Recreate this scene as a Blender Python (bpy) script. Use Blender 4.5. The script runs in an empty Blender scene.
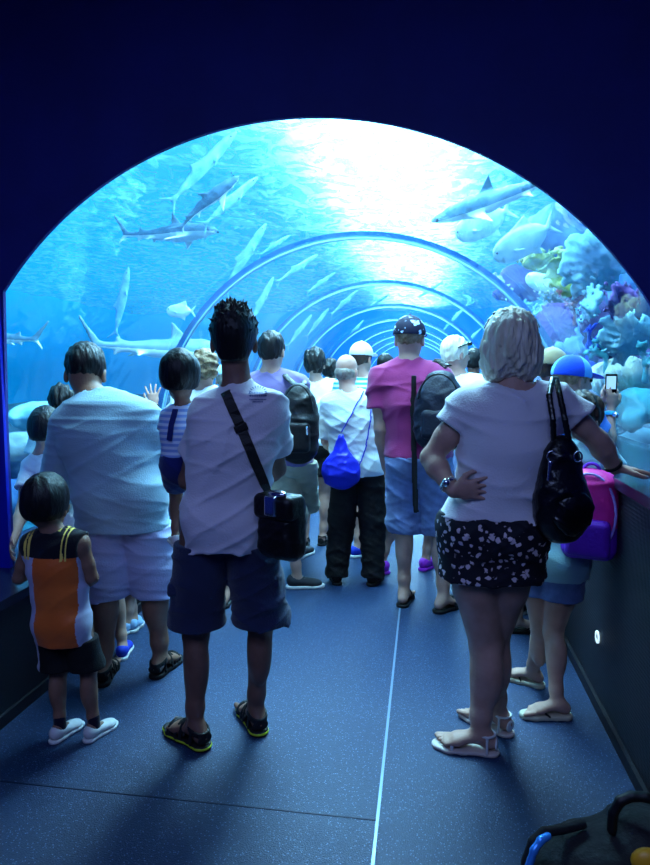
import bpy, math, random
import numpy as np
from mathutils import Vector, Matrix
V = np.array
sc = bpy.context.scene
col = sc.collection
rng = random.Random(7)

# ------------------------------------------------------------------ camera
FOC = 650.0; EYE = 1.45
PSI = math.radians(8.7); TH = math.radians(5.32)
FW = V([-math.sin(PSI)*math.cos(TH), math.cos(PSI)*math.cos(TH), -math.sin(TH)])
RT = V([math.cos(PSI), math.sin(PSI), 0.0]); UP = np.cross(RT, FW)
CAM = V([0, 0, EYE])
cd = bpy.data.cameras.new('camera'); cam = bpy.data.objects.new('camera', cd); col.objects.link(cam)
cam.matrix_world = Matrix(((RT[0], UP[0], -FW[0], 0), (RT[1], UP[1], -FW[1], 0), (RT[2], UP[2], -FW[2], EYE), (0, 0, 0, 1)))
cd.sensor_fit = 'VERTICAL'; cd.sensor_height = 36.0; cd.lens = 36.0*FOC/865.0; cd.clip_end = 200
sc.camera = cam

def ray(x, y): return FW + RT*(x-325)/FOC + UP*(432.5-y)/FOC
def atY(x, y, Y): r = ray(x, y); return CAM + r*(Y/r[1])
def atX(x, y, X): r = ray(x, y); return CAM + r*(X/r[0])
def atZ(x, y, z=0.0): r = ray(x, y); return CAM + r*((z-EYE)/r[2])
def nrm(a): a = V(a, float); return a/(np.linalg.norm(a)+1e-12)

# ------------------------------------------------------------------ materials
def lin(c):
    return tuple((x/12.92 if x <= .04045 else ((x+.055)/1.055)**2.4) for x in c[:3])+(1.0,)
MATS = {}
def N(nt, t, **kw):
    n = nt.nodes.new(t)
    for k, v in kw.items():
        if k in n.inputs: n.inputs[k].default_value = v
        else: setattr(n, k, v)
    return n
def mat(name, c, rough=.7, c2=None, scale=8.0, bump=0.0, bscale=40.0, metal=0.0, spec=.4, sheen=0.0, stretch=None, sss=0.0, contrast=.5, coat=0):
    if name in MATS: return MATS[name]
    m = bpy.data.materials.new(name); m.use_nodes = True; nt = m.node_tree
    b = nt.nodes['Principled BSDF']; L = nt.links.new
    b.inputs['Roughness'].default_value = rough; b.inputs['Metallic'].default_value = metal
    b.inputs['Specular IOR Level'].default_value = spec
    b.inputs['Sheen Weight'].default_value = sheen; b.inputs['Coat Weight'].default_value = coat
    b.inputs['Base Color'].default_value = lin(c)
    tc = N(nt, 'ShaderNodeTexCoord'); src = tc.outputs['Object']
    if stretch:
        mp = N(nt, 'ShaderNodeMapping'); mp.inputs['Scale'].default_value = stretch; L(src, mp.inputs[0]); src = mp.outputs[0]
    if c2 is not None:
        nz = N(nt, 'ShaderNodeTexNoise', Scale=scale, Detail=4.0); L(src, nz.inputs['Vector'])
        rp = N(nt, 'ShaderNodeValToRGB'); rp.color_ramp.elements[0].position = .5-contrast*.3; rp.color_ramp.elements[1].position = .5+contrast*.3
        rp.color_ramp.elements[0].color = lin(c); rp.color_ramp.elements[1].color = lin(c2)
        L(nz.outputs[0], rp.inputs[0]); L(rp.outputs[0], b.inputs['Base Color'])
    if bump:
        n2 = N(nt, 'ShaderNodeTexNoise', Scale=bscale, Detail=5.0); L(src, n2.inputs['Vector'])
        bp = N(nt, 'ShaderNodeBump', Strength=bump, Distance=.01); L(n2.outputs[0], bp.inputs['Height']); L(bp.outputs[0], b.inputs['Normal'])
    MATS[name] = m
    return m

# ------------------------------------------------------------------ objects
def tag(o, label=None, cat=None, group=None, kind=None):
    for k, v in (('label', label), ('category', cat), ('group', group), ('kind', kind)):
        if v: o[k] = v
    return o
def link(name, me, parent=None, loc=None):
    o = bpy.data.objects.new(name, me); col.objects.link(o)
    if loc is not None: o.location = [float(q) for q in loc]
    if parent is not None: o.parent = parent
    return o
def empty(name, loc=(0, 0, 0)):
    return link(name, None, None, loc)
def mesh_np(name, v, faces, mats, parent=None, origin=None, midx=None, smooth=True):
    """one mesh object out of arrays; v in world (or parent) space, origin = where its base sits"""
    v = np.asarray(v, dtype=np.float32)
    loc = None
    if origin is not None:
        v = v-np.asarray(origin, dtype=np.float32); loc = None if parent is not None else origin
    me = bpy.data.meshes.new(name)
    if isinstance(faces, np.ndarray):
        n = faces.shape[1]
        me.vertices.add(len(v)); me.vertices.foreach_set('co', v.ravel())
        me.loops.add(faces.size); me.loops.foreach_set('vertex_index', faces.astype(np.int32).ravel())
        me.polygons.add(len(faces)); me.polygons.foreach_set('loop_start', np.arange(0, faces.size, n, dtype=np.int32))
        me.update(calc_edges=True)
    else:
        me.from_pydata([tuple(map(float, q)) for q in v], [], faces)
    if not isinstance(mats, (list, tuple)): mats = [mats]
    for m in mats: me.materials.append(m)
    if midx is not None: me.polygons.foreach_set('material_index', np.asarray(midx, dtype=np.int32))
    if smooth: me.polygons.foreach_set('use_smooth', [True]*len(me.polygons))
    me.update()
    return link(name, me, parent, loc)

# ------------------------------------------------------------------ solid shapes as distance fields
class Leaf:
    def __init__(s, c, r, f): s.c = V(c, float); s.r = float(r); s.f = f
def dot(q, a): return q[:, 0]*a[0]+q[:, 1]*a[1]+q[:, 2]*a[2]
def cap(a, b, ra, rb=None):
    a = V(a, float); b = V(b, float); rb = ra if rb is None else rb
    ab = b-a; L2 = max(ab@ab, 1e-9)
    def f(P):
        q = P-a; h = np.clip(dot(q, ab)/L2, 0, 1); q = q-h[:, None]*ab
        return np.sqrt((q*q).sum(1))-(ra+(rb-ra)*h)
    return Leaf((a+b)/2, math.sqrt(L2)/2+max(ra, rb), f)
def ell(c, r, R=None):
    c = V(c, float); r = V(r, float); M = None if R is None else V(R, float)
    def f(P):
        q = P-c
        if M is not None: q = q@M
        k0 = np.sqrt(((q/r)**2).sum(1)); k1 = np.sqrt(((q/r**2)**2).sum(1))+1e-9
        return k0*(k0-1)/k1
    return Leaf(c, max(r), f)
def ecap(a, b, wa, wb, side):
    """tapered limb with an oval section: wa/wb = (half width along side, half depth)"""
    a = V(a, float); b = V(b, float); ab = b-a; L = max(np.linalg.norm(ab), 1e-6); ax = ab/L
    s = V(side, float); s = nrm(s-ax*(s@ax)); t = np.cross(ax, s)
    def f(P):
        q = P-a; h = np.clip(dot(q, ax)/L, 0, 1); e = dot(q, ax)-h*L
        w = wa[0]+(wb[0]-wa[0])*h; d = wa[1]+(wb[1]-wa[1])*h; m = np.minimum(w, d)
        k = np.sqrt((dot(q, s)/w)**2+(dot(q, t)/d)**2+(e/m)**2)
        k1 = np.sqrt((dot(q, s)/w**2)**2+(dot(q, t)/d**2)**2+(e/m**2)**2)+1e-6
        return k*(k-1)/k1
    return Leaf((a+b)/2, L/2+max(*wa, *wb), f)
def box(c, h, R=None, rd=.01):
    c = V(c, float); h = V(h, float)-rd; M = None if R is None else V(R, float)
    def f(P):
        q = P-c
        if M is not None: q = q@M
        q = np.abs(q)-h
        return np.sqrt((np.maximum(q, 0)**2).sum(1))+np.minimum(q.max(1), 0)-rd
    return Leaf(c, np.linalg.norm(h)+rd, f)
def tri(a, b, c, r):
    a, b, c = V(a, float), V(b, float), V(c, float)
    ba, cb, ac = b-a, c-b, a-c; n = np.cross(ba, ac); nn = n@n+1e-12
    e1, e2, e3 = np.cross(ba, n), np.cross(cb, n), np.cross(ac, n)
    def seg(p, e):
        h = np.clip(dot(p, e)/(e@e), 0, 1)[:, None]; q = p-h*e; return (q*q).sum(1)
    def f(P):
        pa, pb, pc = P-a, P-b, P-c
        ins = np.sign(dot(pa, e1))+np.sign(dot(pb, e2))+np.sign(dot(pc, e3))
        d_e = np.minimum(np.minimum(seg(pa, ba), seg(pb, cb)), seg(pc, ac))
        d_p = dot(pa, n)**2/nn
        return np.sqrt(np.where(ins < 2.0, d_e, d_p))-r
    m = (a+b+c)/3
    return Leaf(m, max(np.linalg.norm(q-m) for q in (a, b, c))+r, f)
class Plane:
    """keeps the side the normal points away from"""
    def __init__(s, p, n): s.p = V(p, float); s.n = nrm(n)
def U(k, *c): return ('U', k, [q for q in c if q is not None])
def S(k, a, b): return ('S', k, a, b)
def I(k, a, pl): return ('I', k, a, pl)
def D(f, a): return ('D', f, a)
def smin(a, b, k):
    if k <= 0: return np.minimum(a, b)
    h = np.clip(.5+.5*(b-a)/k, 0, 1); return b+(a-b)*h-k*h*(1-h)
def smax(a, b, k): return -smin(-a, -b, k)
def ev(n, P, c=None, rad=1e9):
    if isinstance(n, Leaf):
        if c is not None and np.linalg.norm(c-n.c)-n.r > rad+.05: return None
        return n.f(P)
    if isinstance(n, Plane): return dot(P-n.p, n.n)
    t = n[0]
    if t == 'U':
        o = None
        for q in n[2]:
            d = ev(q, P, c, rad)
            if d is not None: o = d if o is None else smin(o, d, n[1])
        return o
    if t == 'S':
        a = ev(n[2], P, c, rad)
        if a is None: return None
        b = ev(n[3], P, c, rad)
        return a if b is None else smax(a, -b, n[1])
    if t == 'I':
        a = ev(n[2], P, c, rad)
        if a is None: return None
        b = ev(n[3], P, c, rad)
        return None if b is None else smax(a, b, n[1])
    if t == 'D':
        a = ev(n[2], P, c, rad)
        return None if a is None else a+n[1](P)
def leaves(n):
    if isinstance(n, Leaf): return [n]
    if isinstance(n, Plane): return []
    if n[0] == 'U': return [l for q in n[2] for l in leaves(q)]
    if n[0] == 'D': return leaves(n[2])
    return leaves(n[2])
def solid(node, h, B=12):
    """surface-net mesh of a distance field"""
    lv = leaves(node)
    lo = np.min([l.c-l.r for l in lv], 0)-3*h-.03; hi = np.max([l.c+l.r for l in lv], 0)+3*h+.03
    nb = np.ceil((hi-lo)/(h*B)).astype(int)+1
    F = np.ones(nb*B, dtype=np.float32)
    I3 = np.stack(np.meshgrid(*[np.arange(k) for k in nb], indexing='ij'), -1).reshape(-1, 3)
    ctr = lo+(I3+.5)*B*h
    fc = ev(node, ctr.astype(np.float64))
    rad = .87*B*h
    loc = np.stack(np.meshgrid(*[np.arange(B)]*3, indexing='ij'), -1).reshape(-1, 3)
    for (i, c, f0) in zip(I3, ctr, fc):
        sl = tuple(slice(q*B, q*B+B) for q in i)
        if abs(f0) > rad*1.6+.03:
            if f0 < 0: F[sl] = -1
            continue
        P = lo+(i*B+loc)*h
        d = ev(node, P, c, rad)
        if d is not None: F[sl] = d.reshape(B, B, B)
    ins = F < 0
    c8 = [ins[a:ins.shape[0]-1+a, b:ins.shape[1]-1+b, c:ins.shape[2]-1+c] for a in (0, 1) for b in (0, 1) for c in (0, 1)]
    s = sum(q.astype(np.int8) for q in c8)
    mixed = (s > 0) & (s < 8)
    idx = -np.ones(mixed.shape, dtype=np.int64); cells = np.argwhere(mixed); idx[mixed] = np.arange(len(cells))
    acc = np.zeros((len(cells), 3)); cnt = np.zeros(len(cells))
    cor = [(a, b, c) for a in (0, 1) for b in (0, 1) for c in (0, 1)]
    val = {q: F[cells[:, 0]+q[0], cells[:, 1]+q[1], cells[:, 2]+q[2]].astype(float) for q in cor}
    for q in cor:
        for ax in range(3):
            if q[ax] == 0:
                r = list(q); r[ax] = 1; r = tuple(r); a, b = val[q], val[r]
                m = (a < 0) != (b < 0); t = np.where(m, a/np.where(m, a-b, 1), 0)
                p = np.tile(V(q, float), (len(cells), 1)); p[:, ax] += t
                acc[m] += p[m]; cnt[m] += 1
    verts = lo+(cells+acc/np.maximum(cnt, 1)[:, None])*h
    faces = []
    for ax in range(3):
        sh = [slice(1, -1)]*3; sh[ax] = slice(0, -1); s2 = [slice(1, -1)]*3; s2[ax] = slice(1, None)
        a, b = ins[tuple(sh)], ins[tuple(s2)]
        e = np.argwhere(a != b)
        if not len(e): continue
        off = np.ones(3, int); off[ax] = 0; e = e+off
        fl = ins[e[:, 0], e[:, 1], e[:, 2]]
        u, w = [(1, 2), (2, 0), (0, 1)][ax]
        du = np.zeros(3, int); du[u] = 1; dw = np.zeros(3, int); dw[w] = 1
        g = lambda q: idx[q[:, 0], q[:, 1], q[:, 2]]
        Q = np.stack([g(e-du-dw), g(e-dw), g(e), g(e-du)], 1)
        Q[~fl] = Q[~fl][:, ::-1]
        faces.append(Q)
    faces = np.concatenate(faces); faces = faces[(faces >= 0).all(1)]
    return verts, faces
def build(name, node, h, mats, parent=None, origin=None, pick=None):
    v, f = solid(node, h)
    midx = None
    if pick is not None: midx = pick(v[f].mean(1))
    return mesh_np(name, v, f, mats, parent, origin, midx)
def trace(node, o, d, t0, t1=9.0):
    """where a straight line first meets a shape"""
    t = t0
    for _ in range(90):
        r = ev(node, (o+d*t)[None, :])[0]
        if r < .0008: break
        t += max(r*.7, .0008)
        if t > t1: return None
    return o+d*t
def frame(fwd, up=(0, 0, 1)):
    """columns right, forward, up"""
    f = nrm(fwd); r = nrm(np.cross(f, up)); return np.stack([r, f, np.cross(r, f)], 1)
def rotz(a): c, s = math.cos(a), math.sin(a); return V([[c, -s, 0], [s, c, 0], [0, 0, 1.]])
def wob(fr, am, seed=0, st=(1, 1, 1)):
    r = np.random.RandomState(seed); K = r.randn(5, 3)*fr*V(st); ph = r.rand(5)*6.28; K2 = r.randn(5, 3)*fr*.45
    def f(P):
        o = 0
        for i in range(5):
            o = o+np.sin(P@K[i]+ph[i]+1.6*np.sin(P@K2[i]))
        return o*am/2.5
    return f
def folds(am, seed=0, fr=16, tilt=.5):
    """cloth folds: ridges that stand off the body, run across the cloth and fade in and out"""
    r = np.random.RandomState(seed); T = []
    for i in range(7):
        a = r.uniform(-1, 1)*tilt*1.5; k = V([math.sin(a), r.uniform(-.3, .3), math.cos(a)])*fr*r.uniform(.8, 2.2)
        T.append((k, r.rand()*6.28, r.randn(3)*7, r.rand()*6.28, r.randn(3)*5, r.uniform(.6, 1)/(.5+np.linalg.norm(k)/fr*.5)))
    def f(P):
        o = 0
        for k, ph, m, mp, w, A in T:
            s = np.sin(P@k+ph+1.5*np.sin(P@w)); o = o+A*(1-np.abs(s))**3*np.clip(.15+np.sin(P@m+mp), 0, 1)
        return -am*1.5*o
    return f
# ------------------------------------------------------------------ the tunnel and the room in front of it
AX, AZ, RAD = -.55, .82, 1.70          # axis of the acrylic vault
PY = 2.75                              # where the dark portal wall stands
XL, XR, ZL, ZR = -1.70, .76, .53, 1.04 # parapets left and right: face and top
YEND = 27.0
def cuboid(x0, x1, y0, y1, z0, z1):
    v = [(x, y, z) for x in (x0, x1) for y in (y0, y1) for z in (z0, z1)]
    return v, [(0, 1, 3, 2), (4, 6, 7, 5), (0, 4, 5, 1), (2, 3, 7, 6), (0, 2, 6, 4), (1, 5, 7, 3)]
def slab(name, dims, m, parent=None, smooth=False):
    v, f = cuboid(*dims); return mesh_np(name, v, f, m, parent, smooth=smooth)
def struct(o): o['kind'] = 'structure'; return o

m_navy = mat('navy_paint', (.09, .13, .50), .7, (.08, .11, .45), 3, .15, 60)
m_dark = mat('dark_parapet', (.09, .09, .13), .55, (.07, .07, .11), 5, .1, 90)
m_ledge = mat('dark_gloss_ledge', (.12, .13, .22), .22, spec=.6)
m_blue = mat('blue_gloss_jamb', (.06, .12, .72), .35)
m_floor = mat('speckled_floor', (.07, .155, .29), .5, (.10, .20, .35), 60, .35, 220, contrast=.9, spec=.5)
def speck(m):
    nt = m.node_tree; L = nt.links.new; b = nt.nodes['Principled BSDF']
    tc = N(nt, 'ShaderNodeTexCoord'); v = N(nt, 'ShaderNodeTexVoronoi', Scale=95.0); L(tc.outputs['Object'], v.inputs['Vector'])
    cr = N(nt, 'ShaderNodeValToRGB'); cr.color_ramp.elements[0].position = .10; cr.color_ramp.elements[1].position = .26
    cr.color_ramp.elements[0].color = (1, 1, 1, 1); cr.color_ramp.elements[1].color = (0, 0, 0, 1)
    L(v.outputs['Distance'], cr.inputs[0])
    base = b.inputs['Base Color'].links[0].from_socket
    mx = N(nt, 'ShaderNodeMix', data_type='RGBA'); L(cr.outputs[0], mx.inputs['Factor']); L(base, mx.inputs['A']); mx.inputs['B'].default_value = lin((.36, .46, .62))
    L(mx.outputs['Result'], b.inputs['Base Color'])
speck(m_floor)

o = struct(slab('floor', (-2.5, 1.7, -3, YEND, -.1, 0), m_floor))
# portal wall with its arched opening
a0 = math.asin((1.85-AZ)/RAD)
crv = [(-1.92, 0.0), (-1.92, .6), (-1.92, 1.2)]
aL = math.acos((-1.92-AX)/RAD)
for i in range(65):
    a = aL*(1-i/64); crv.append((AX+(RAD-.02)*math.cos(a), AZ+(RAD-.02)*math.sin(a)))
crv += [(AX+RAD, .4), (AX+RAD, 0.0)]
def outer(p):
    dx, dz = p[0]-AX, p[1]-AZ; t = 9
    if dx > 0: t = min(t, (1.7-AX)/dx)
    if dx < 0: t = min(t, (-2.5-AX)/dx)
    if dz > 0: t = min(t, (3.3-AZ)/dz)
    if dz < 0: t = min(t, (0-AZ)/dz)
    return (AX+dx*t, AZ+dz*t)
crv[0] = (-1.92, 0.0)
out = [(-2.5, 0.0)]+[outer(p) for p in crv[1:-1]]+[(1.7, 0.0)]
for i in range(1, len(out)-1):
    if out[i][0] <= -2.499 and crv[i][1] > 0: pass
def prof(y): return [(x, y, z) for x, z in crv], [(x, y, z) for x, z in out]
c1, o1 = prof(PY); c2, o2 = prof(PY+.02)
n = len(crv); v = c1+o1+c2+o2; f = []
for i in range(n-1):
    f += [(i, i+1, n+i+1, n+i), (2*n+i, 3*n+i, 3*n+i+1, 2*n+i+1), (i, 2*n+i, 2*n+i+1, i+1), (n+i, n+i+1, 3*n+i+1, 3*n+i)]
struct(mesh_np('wall_portal', v, f, m_navy, smooth=False))
struct(slab('wall_left', (-2.6, -2.3, -3, PY+.02, 0, 3.3), m_navy))
struct(slab('wall_right', (1.25, 1.8, -3, PY+.02, 0, 3.3), m_navy))
struct(slab('wall_back', (-2.6, 1.8, -3.1, -3, 0, 3.3), m_navy))
struct(slab('ceiling', (-2.6, 1.8, -3.1, PY+.05, 3.3, 3.4), m_navy))
struct(slab('trim_1', (-2.02, -1.918, PY-.02, PY+.0, ZL, 1.86), m_blue))
# parapets
def parapet(name, x0, x1, z, face_in):
    t = slab(name, (x0, x1, -2.9, YEND, 0, z-.04), m_dark); struct(t)
    e = .025
    k = slab('ledge', (x0-(e if face_in < 0 else 0), x1+(e if face_in > 0 else 0), -2.9, YEND, z-.04, z), m_ledge, t)
    return t
parapet('wall_parapet_left', -2.3, XL, ZL, 1)
m_perf = mat('perforated_panel', (.12, .12, .15), .5)
nt = m_perf.node_tree; tc = N(nt, 'ShaderNodeTexCoord'); vo = N(nt, 'ShaderNodeTexVoronoi', Scale=70.0, Randomness=0.0); bp = N(nt, 'ShaderNodeBump', Strength=.5, Distance=.01)
nt.links.new(tc.outputs['Object'], vo.inputs['Vector']); nt.links.new(vo.outputs['Distance'], bp.inputs['Height']); nt.links.new(bp.outputs[0], nt.nodes['Principled BSDF'].inputs['Normal'])
pr = parapet('wall_parapet_right', XR, 1.25, ZR, -1)
pr.data.materials[0] = m_perf
struct(slab('baseboard_left', (XL, XL+.015, -2.9, YEND, 0, .05), m_dark))
struct(slab('baseboard_right', (XR-.015, XR, -2.9, YEND, 0, .05), m_dark))
# floor joints
m_strip = mat('pale_metal_strip', (.5, .58, .68), .35, metal=.3)
struct(slab('trim_2', (-.137, -.127, -2.9, YEND, 0, .003), m_strip))
m_joint = mat('dark_joint', (.07, .13, .24), .6)
struct(slab('trim_3', (XL+.015, -.137, 1.985, 1.991, 0, .0015), m_joint))
# wall marker light
p = atX(598, 637, XR)
ml = empty('marker_light', (XR, p[1], p[2])); tag(ml, 'small round white marker light low on the dark right wall', 'light')
def ringmesh(r0, r1, t, n=32):
    v = []; f = []
    for i in range(n):
        a = 2*math.pi*i/n; c, s = math.cos(a), math.sin(a)
        v += [(-t, r0*c, r0*s), (-t, r1*c, r1*s), (0, r0*c, r0*s), (0, r1*c, r1*s)]
    for i in range(n):
        j = (i+1) % n; f += [(4*i, 4*j, 4*j+1, 4*i+1), (4*i+1, 4*j+1, 4*j+3, 4*i+3), (4*i+2, 4*j+2, 4*j, 4*i), (4*i+3, 4*j+3, 4*j+2, 4*i+2)]
    return v, f
m_lamp = bpy.data.materials.new('marker_lamp'); m_lamp.use_nodes = True
b = m_lamp.node_tree.nodes['Principled BSDF']; b.inputs['Emission Color'].default_value = (.6, .85, 1, 1); b.inputs['Emission Strength'].default_value = 1.1
v, f = ringmesh(.016, .027, .006); mesh_np('ring_lens', v, f, m_lamp, ml)
v = [(-.003, 0, 0)]+[(-.003, .016*math.cos(2*math.pi*i/24), .016*math.sin(2*math.pi*i/24)) for i in range(24)]
mesh_np('cover', v, [(0, i+1, (i+1) % 24+1) for i in range(24)], m_dark, ml)

# ------------------------------------------------------------------ acrylic vault, its joints
def acrylic():
    m = bpy.data.materials.new('clear_acrylic'); m.use_nodes = True; nt = m.node_tree; L = nt.links.new
    nt.nodes.remove(nt.nodes['Principled BSDF']); out = nt.nodes['Material Output']
    tr = N(nt, 'ShaderNodeBsdfTransparent'); tr.inputs[0].default_value = (.96, .99, 1, 1)
    gl = N(nt, 'ShaderNodeBsdfGlossy'); gl.inputs['Roughness'].default_value = .03; gl.inputs[0].default_value = (.85, .95, 1, 1)
    lw = N(nt, 'ShaderNodeLayerWeight', Blend=.5); fr = N(nt, 'ShaderNodeMath', operation='POWER'); L(lw.outputs['Facing'], fr.inputs[0]); fr.inputs[1].default_value = 4.0
    ml_ = N(nt, 'ShaderNodeMath', operation='MULTIPLY_ADD'); L(fr.outputs[0], ml_.inputs[0]); ml_.inputs[1].default_value = .55; ml_.inputs[2].default_value = .02; fr = ml_
    tc = N(nt, 'ShaderNodeTexCoord'); mp = N(nt, 'ShaderNodeMapping'); mp.inputs['Scale'].default_value = (2.0, .6, .5)
    nz = N(nt, 'ShaderNodeTexNoise', Scale=2.2, Detail=3.0); L(tc.outputs['Object'], mp.inputs[0]); L(mp.outputs[0], nz.inputs['Vector'])
    bp = N(nt, 'ShaderNodeBump', Strength=.5, Distance=.05); L(nz.outputs[0], bp.inputs['Height']); L(bp.outputs[0], gl.inputs['Normal'])
    mx = N(nt, 'ShaderNodeMixShader'); L(fr.outputs[0], mx.inputs[0]); L(tr.outputs[0], mx.inputs[1]); L(gl.outputs[0], mx.inputs[2])
    L(mx.outputs[0], out.inputs['Surface']); return m
m_acr = acrylic()
def arc(r, n, a0, a1): return [(AX+r*math.cos(a0+(a1-a0)*i/n), AZ+r*math.sin(a0+(a1-a0)*i/n)) for i in range(n+1)]
A0 = math.asin((ZR-AZ)/RAD); A1 = math.pi-math.asin((ZL-AZ)/RAD)
def vault(name, y0, y1, r0, r1, m, n=72):
    v = []; f = []
    for y in (y0, y1):
        for r in (r0, r1): v += [(x, y, z) for x, z in arc(r, n, A0, A1)]
    k = n+1
    for i in range(n):
        f += [(i, i+1, 2*k+i+1, 2*k+i), (k+i, 3*k+i, 3*k+i+1, k+i+1), (i, k+i, k+i+1, i+1), (2*k+i, 2*k+i+1, 3*k+i+1, 3*k+i)]
    o = mesh_np(name, v, f, m); o.data.set_sharp_from_angle(angle=.5); return o
JO = [5.3, 8.1, 10.9, 13.7, 16.5, 19.3, 22.1, 24.9]
ys = [PY+.05]+JO+[YEND]
for i in range(len(ys)-1):
    struct(vault('window_%d' % (i+1), ys[i]+.012, ys[i+1]-.012, RAD, RAD+.05, m_acr))
m_seal = mat('pale_joint_seal', (.62, .82, .9), .25, spec=.7)
m_seal2 = mat('blue_joint_band', (.12, .36, .60), .3)
for i, y in enumerate(JO):
    t = struct(vault('trim_%d' % (i+4), y-.008, y+.008, RAD-.006, RAD+.05, m_seal2))
    vault('bead', y-.026, y-.018, RAD-.012, RAD, m_seal, 60).parent = t
    vault('bead', y+.016, y+.024, RAD-.012, RAD, m_seal, 60).parent = t

# ------------------------------------------------------------------ the water of the tank
W0, W1, WB, WT = -14.0, 12.0, -.6, 4.3
def tank():
    n = 48; sec = [(W0, WB), (W0, WT), (W1, WT), (W1, WB), (AX+RAD+.07, WB)]+arc(RAD+.07, n, A0, A1)+[(arc(RAD+.07, n, A0, A1)[-1][0], WB)]
    k = len(sec); v = [(x, PY+.06, z) for x, z in sec]+[(x, YEND+3, z) for x, z in sec]
    f = [(i, k+i, k+(i+1) % k, (i+1) % k) for i in range(k)]
    f += [tuple(range(k)), tuple(range(2*k-1, k-1, -1))]
    m = bpy.data.materials.new('tank_water'); m.use_nodes = True; nt = m.node_tree; nt.nodes.remove(nt.nodes['Principled BSDF'])
    vs = N(nt, 'ShaderNodeVolumeScatter', Density=.07, Anisotropy=.3); vs.inputs['Color'].default_value = (.05, .56, 1, 1)
    va = N(nt, 'ShaderNodeVolumeAbsorption', Density=.08); va.inputs['Color'].default_value = (.05, .66, 1, 1)
    ad = N(nt, 'ShaderNodeAddShader'); nt.links.new(vs.outputs[0], ad.inputs[0]); nt.links.new(va.outputs[0], ad.inputs[1])
    nt.links.new(ad.outputs[0], nt.nodes['Material Output'].inputs['Volume'])
    o = mesh_np('tank_water', v, f, m, smooth=False); tag(o, kind='structure'); return o
tank()
# rippled water surface seen from below
def surface():
    nx, ny = 90, 110
    xs = np.linspace(W0, W1, nx); yy = np.linspace(PY+.3, YEND+3, ny); X, Y = np.meshgrid(xs, yy, indexing='ij')
    Z = WT-.05+.03*np.sin(2.1*X+1.3*Y)+.03*np.sin(3.3*Y-1.1*X+2*np.sin(X))
    v = np.stack([X, Y, Z], -1).reshape(-1, 3); i = np.arange(nx*ny).reshape(nx, ny)
    f = np.stack([i[:-1, :-1], i[1:, :-1], i[1:, 1:], i[:-1, 1:]], -1).reshape(-1, 4)
    m = bpy.data.materials.new('rippled_surface'); m.use_nodes = True; nt = m.node_tree; L = nt.links.new; nt.nodes.remove(nt.nodes['Principled BSDF'])
    tc = N(nt, 'ShaderNodeTexCoord'); mp = N(nt, 'ShaderNodeMapping'); mp.inputs['Scale'].default_value = (1, .8, 1)
    nz = N(nt, 'ShaderNodeTexNoise', Scale=3.2, Detail=3.0, Distortion=1.4); L(tc.outputs['Object'], mp.inputs[0]); L(mp.outputs[0], nz.inputs['Vector'])
    cr = N(nt, 'ShaderNodeValToRGB'); cr.color_ramp.elements[0].position = .42; cr.color_ramp.elements[1].position = .62
    cr.color_ramp.elements[0].color = (.22, .22, .22, 1); cr.color_ramp.elements[1].color = (.50, .50, .50, 1); L(nz.outputs[0], cr.inputs[0])
    tl = N(nt, 'ShaderNodeBsdfTranslucent'); tl.inputs[0].default_value = (.45, .85, 1, 1)
    tr = N(nt, 'ShaderNodeBsdfTransparent'); mx = N(nt, 'ShaderNodeMixShader')
    L(cr.outputs[0], mx.inputs[0]); L(tr.outputs[0], mx.inputs[1]); L(tl.outputs[0], mx.inputs[2]); L(mx.outputs[0], nt.nodes['Material Output'].inputs['Surface'])
    return struct(mesh_np('water_surface', v, f, m))
surface()
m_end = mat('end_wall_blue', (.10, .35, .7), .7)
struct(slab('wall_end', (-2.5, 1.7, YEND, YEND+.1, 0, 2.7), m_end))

# ------------------------------------------------------------------ light: daylight over the tank, dim lamps in the room
def area(name, loc, sx, sy, power, c, rot=(0, 0, 0)):
    l = bpy.data.lights.new(name, 'AREA'); l.shape = 'RECTANGLE'; l.size = sx; l.size_y = sy; l.energy = power; l.color = c
    o = bpy.data.objects.new(name, l); col.objects.link(o); o.location = loc; o.rotation_euler = rot; return o
area('skylight', (-.48, 15.5, WT+.45), 2.1, 27, 6600, (.45, .8, 1))
area('room_lamp', (-.6, -.6, 3.25), 2.2, 2.2, 62, (.31, .45, 1))
w = bpy.data.worlds.new('world'); sc.world = w; w.use_nodes = True; nt = w.node_tree; L = nt.links.new
bg = nt.nodes['Background']; tc = N(nt, 'ShaderNodeTexCoord'); sp = N(nt, 'ShaderNodeSeparateXYZ'); L(tc.outputs['Generated'], sp.inputs[0])
cr = N(nt, 'ShaderNodeValToRGB'); L(sp.outputs['Z'], cr.inputs[0]); e = cr.color_ramp.elements
e[0].position = 0; e[0].color = (.0, .13, .40, 1); e[1].position = .75; e[1].color = (.12, .62, 1, 1)
k = e.new(.12); k.color = (.0, .29, .80, 1); k = e.new(.35); k.color = (.01, .42, .95, 1)
L(cr.outputs[0], bg.inputs[0]); bg.inputs[1].default_value = 1.8
sc.view_settings.view_transform = 'Standard'; sc.view_settings.look = 'None'; sc.view_settings.exposure = 0; sc.view_settings.gamma = 1
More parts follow.
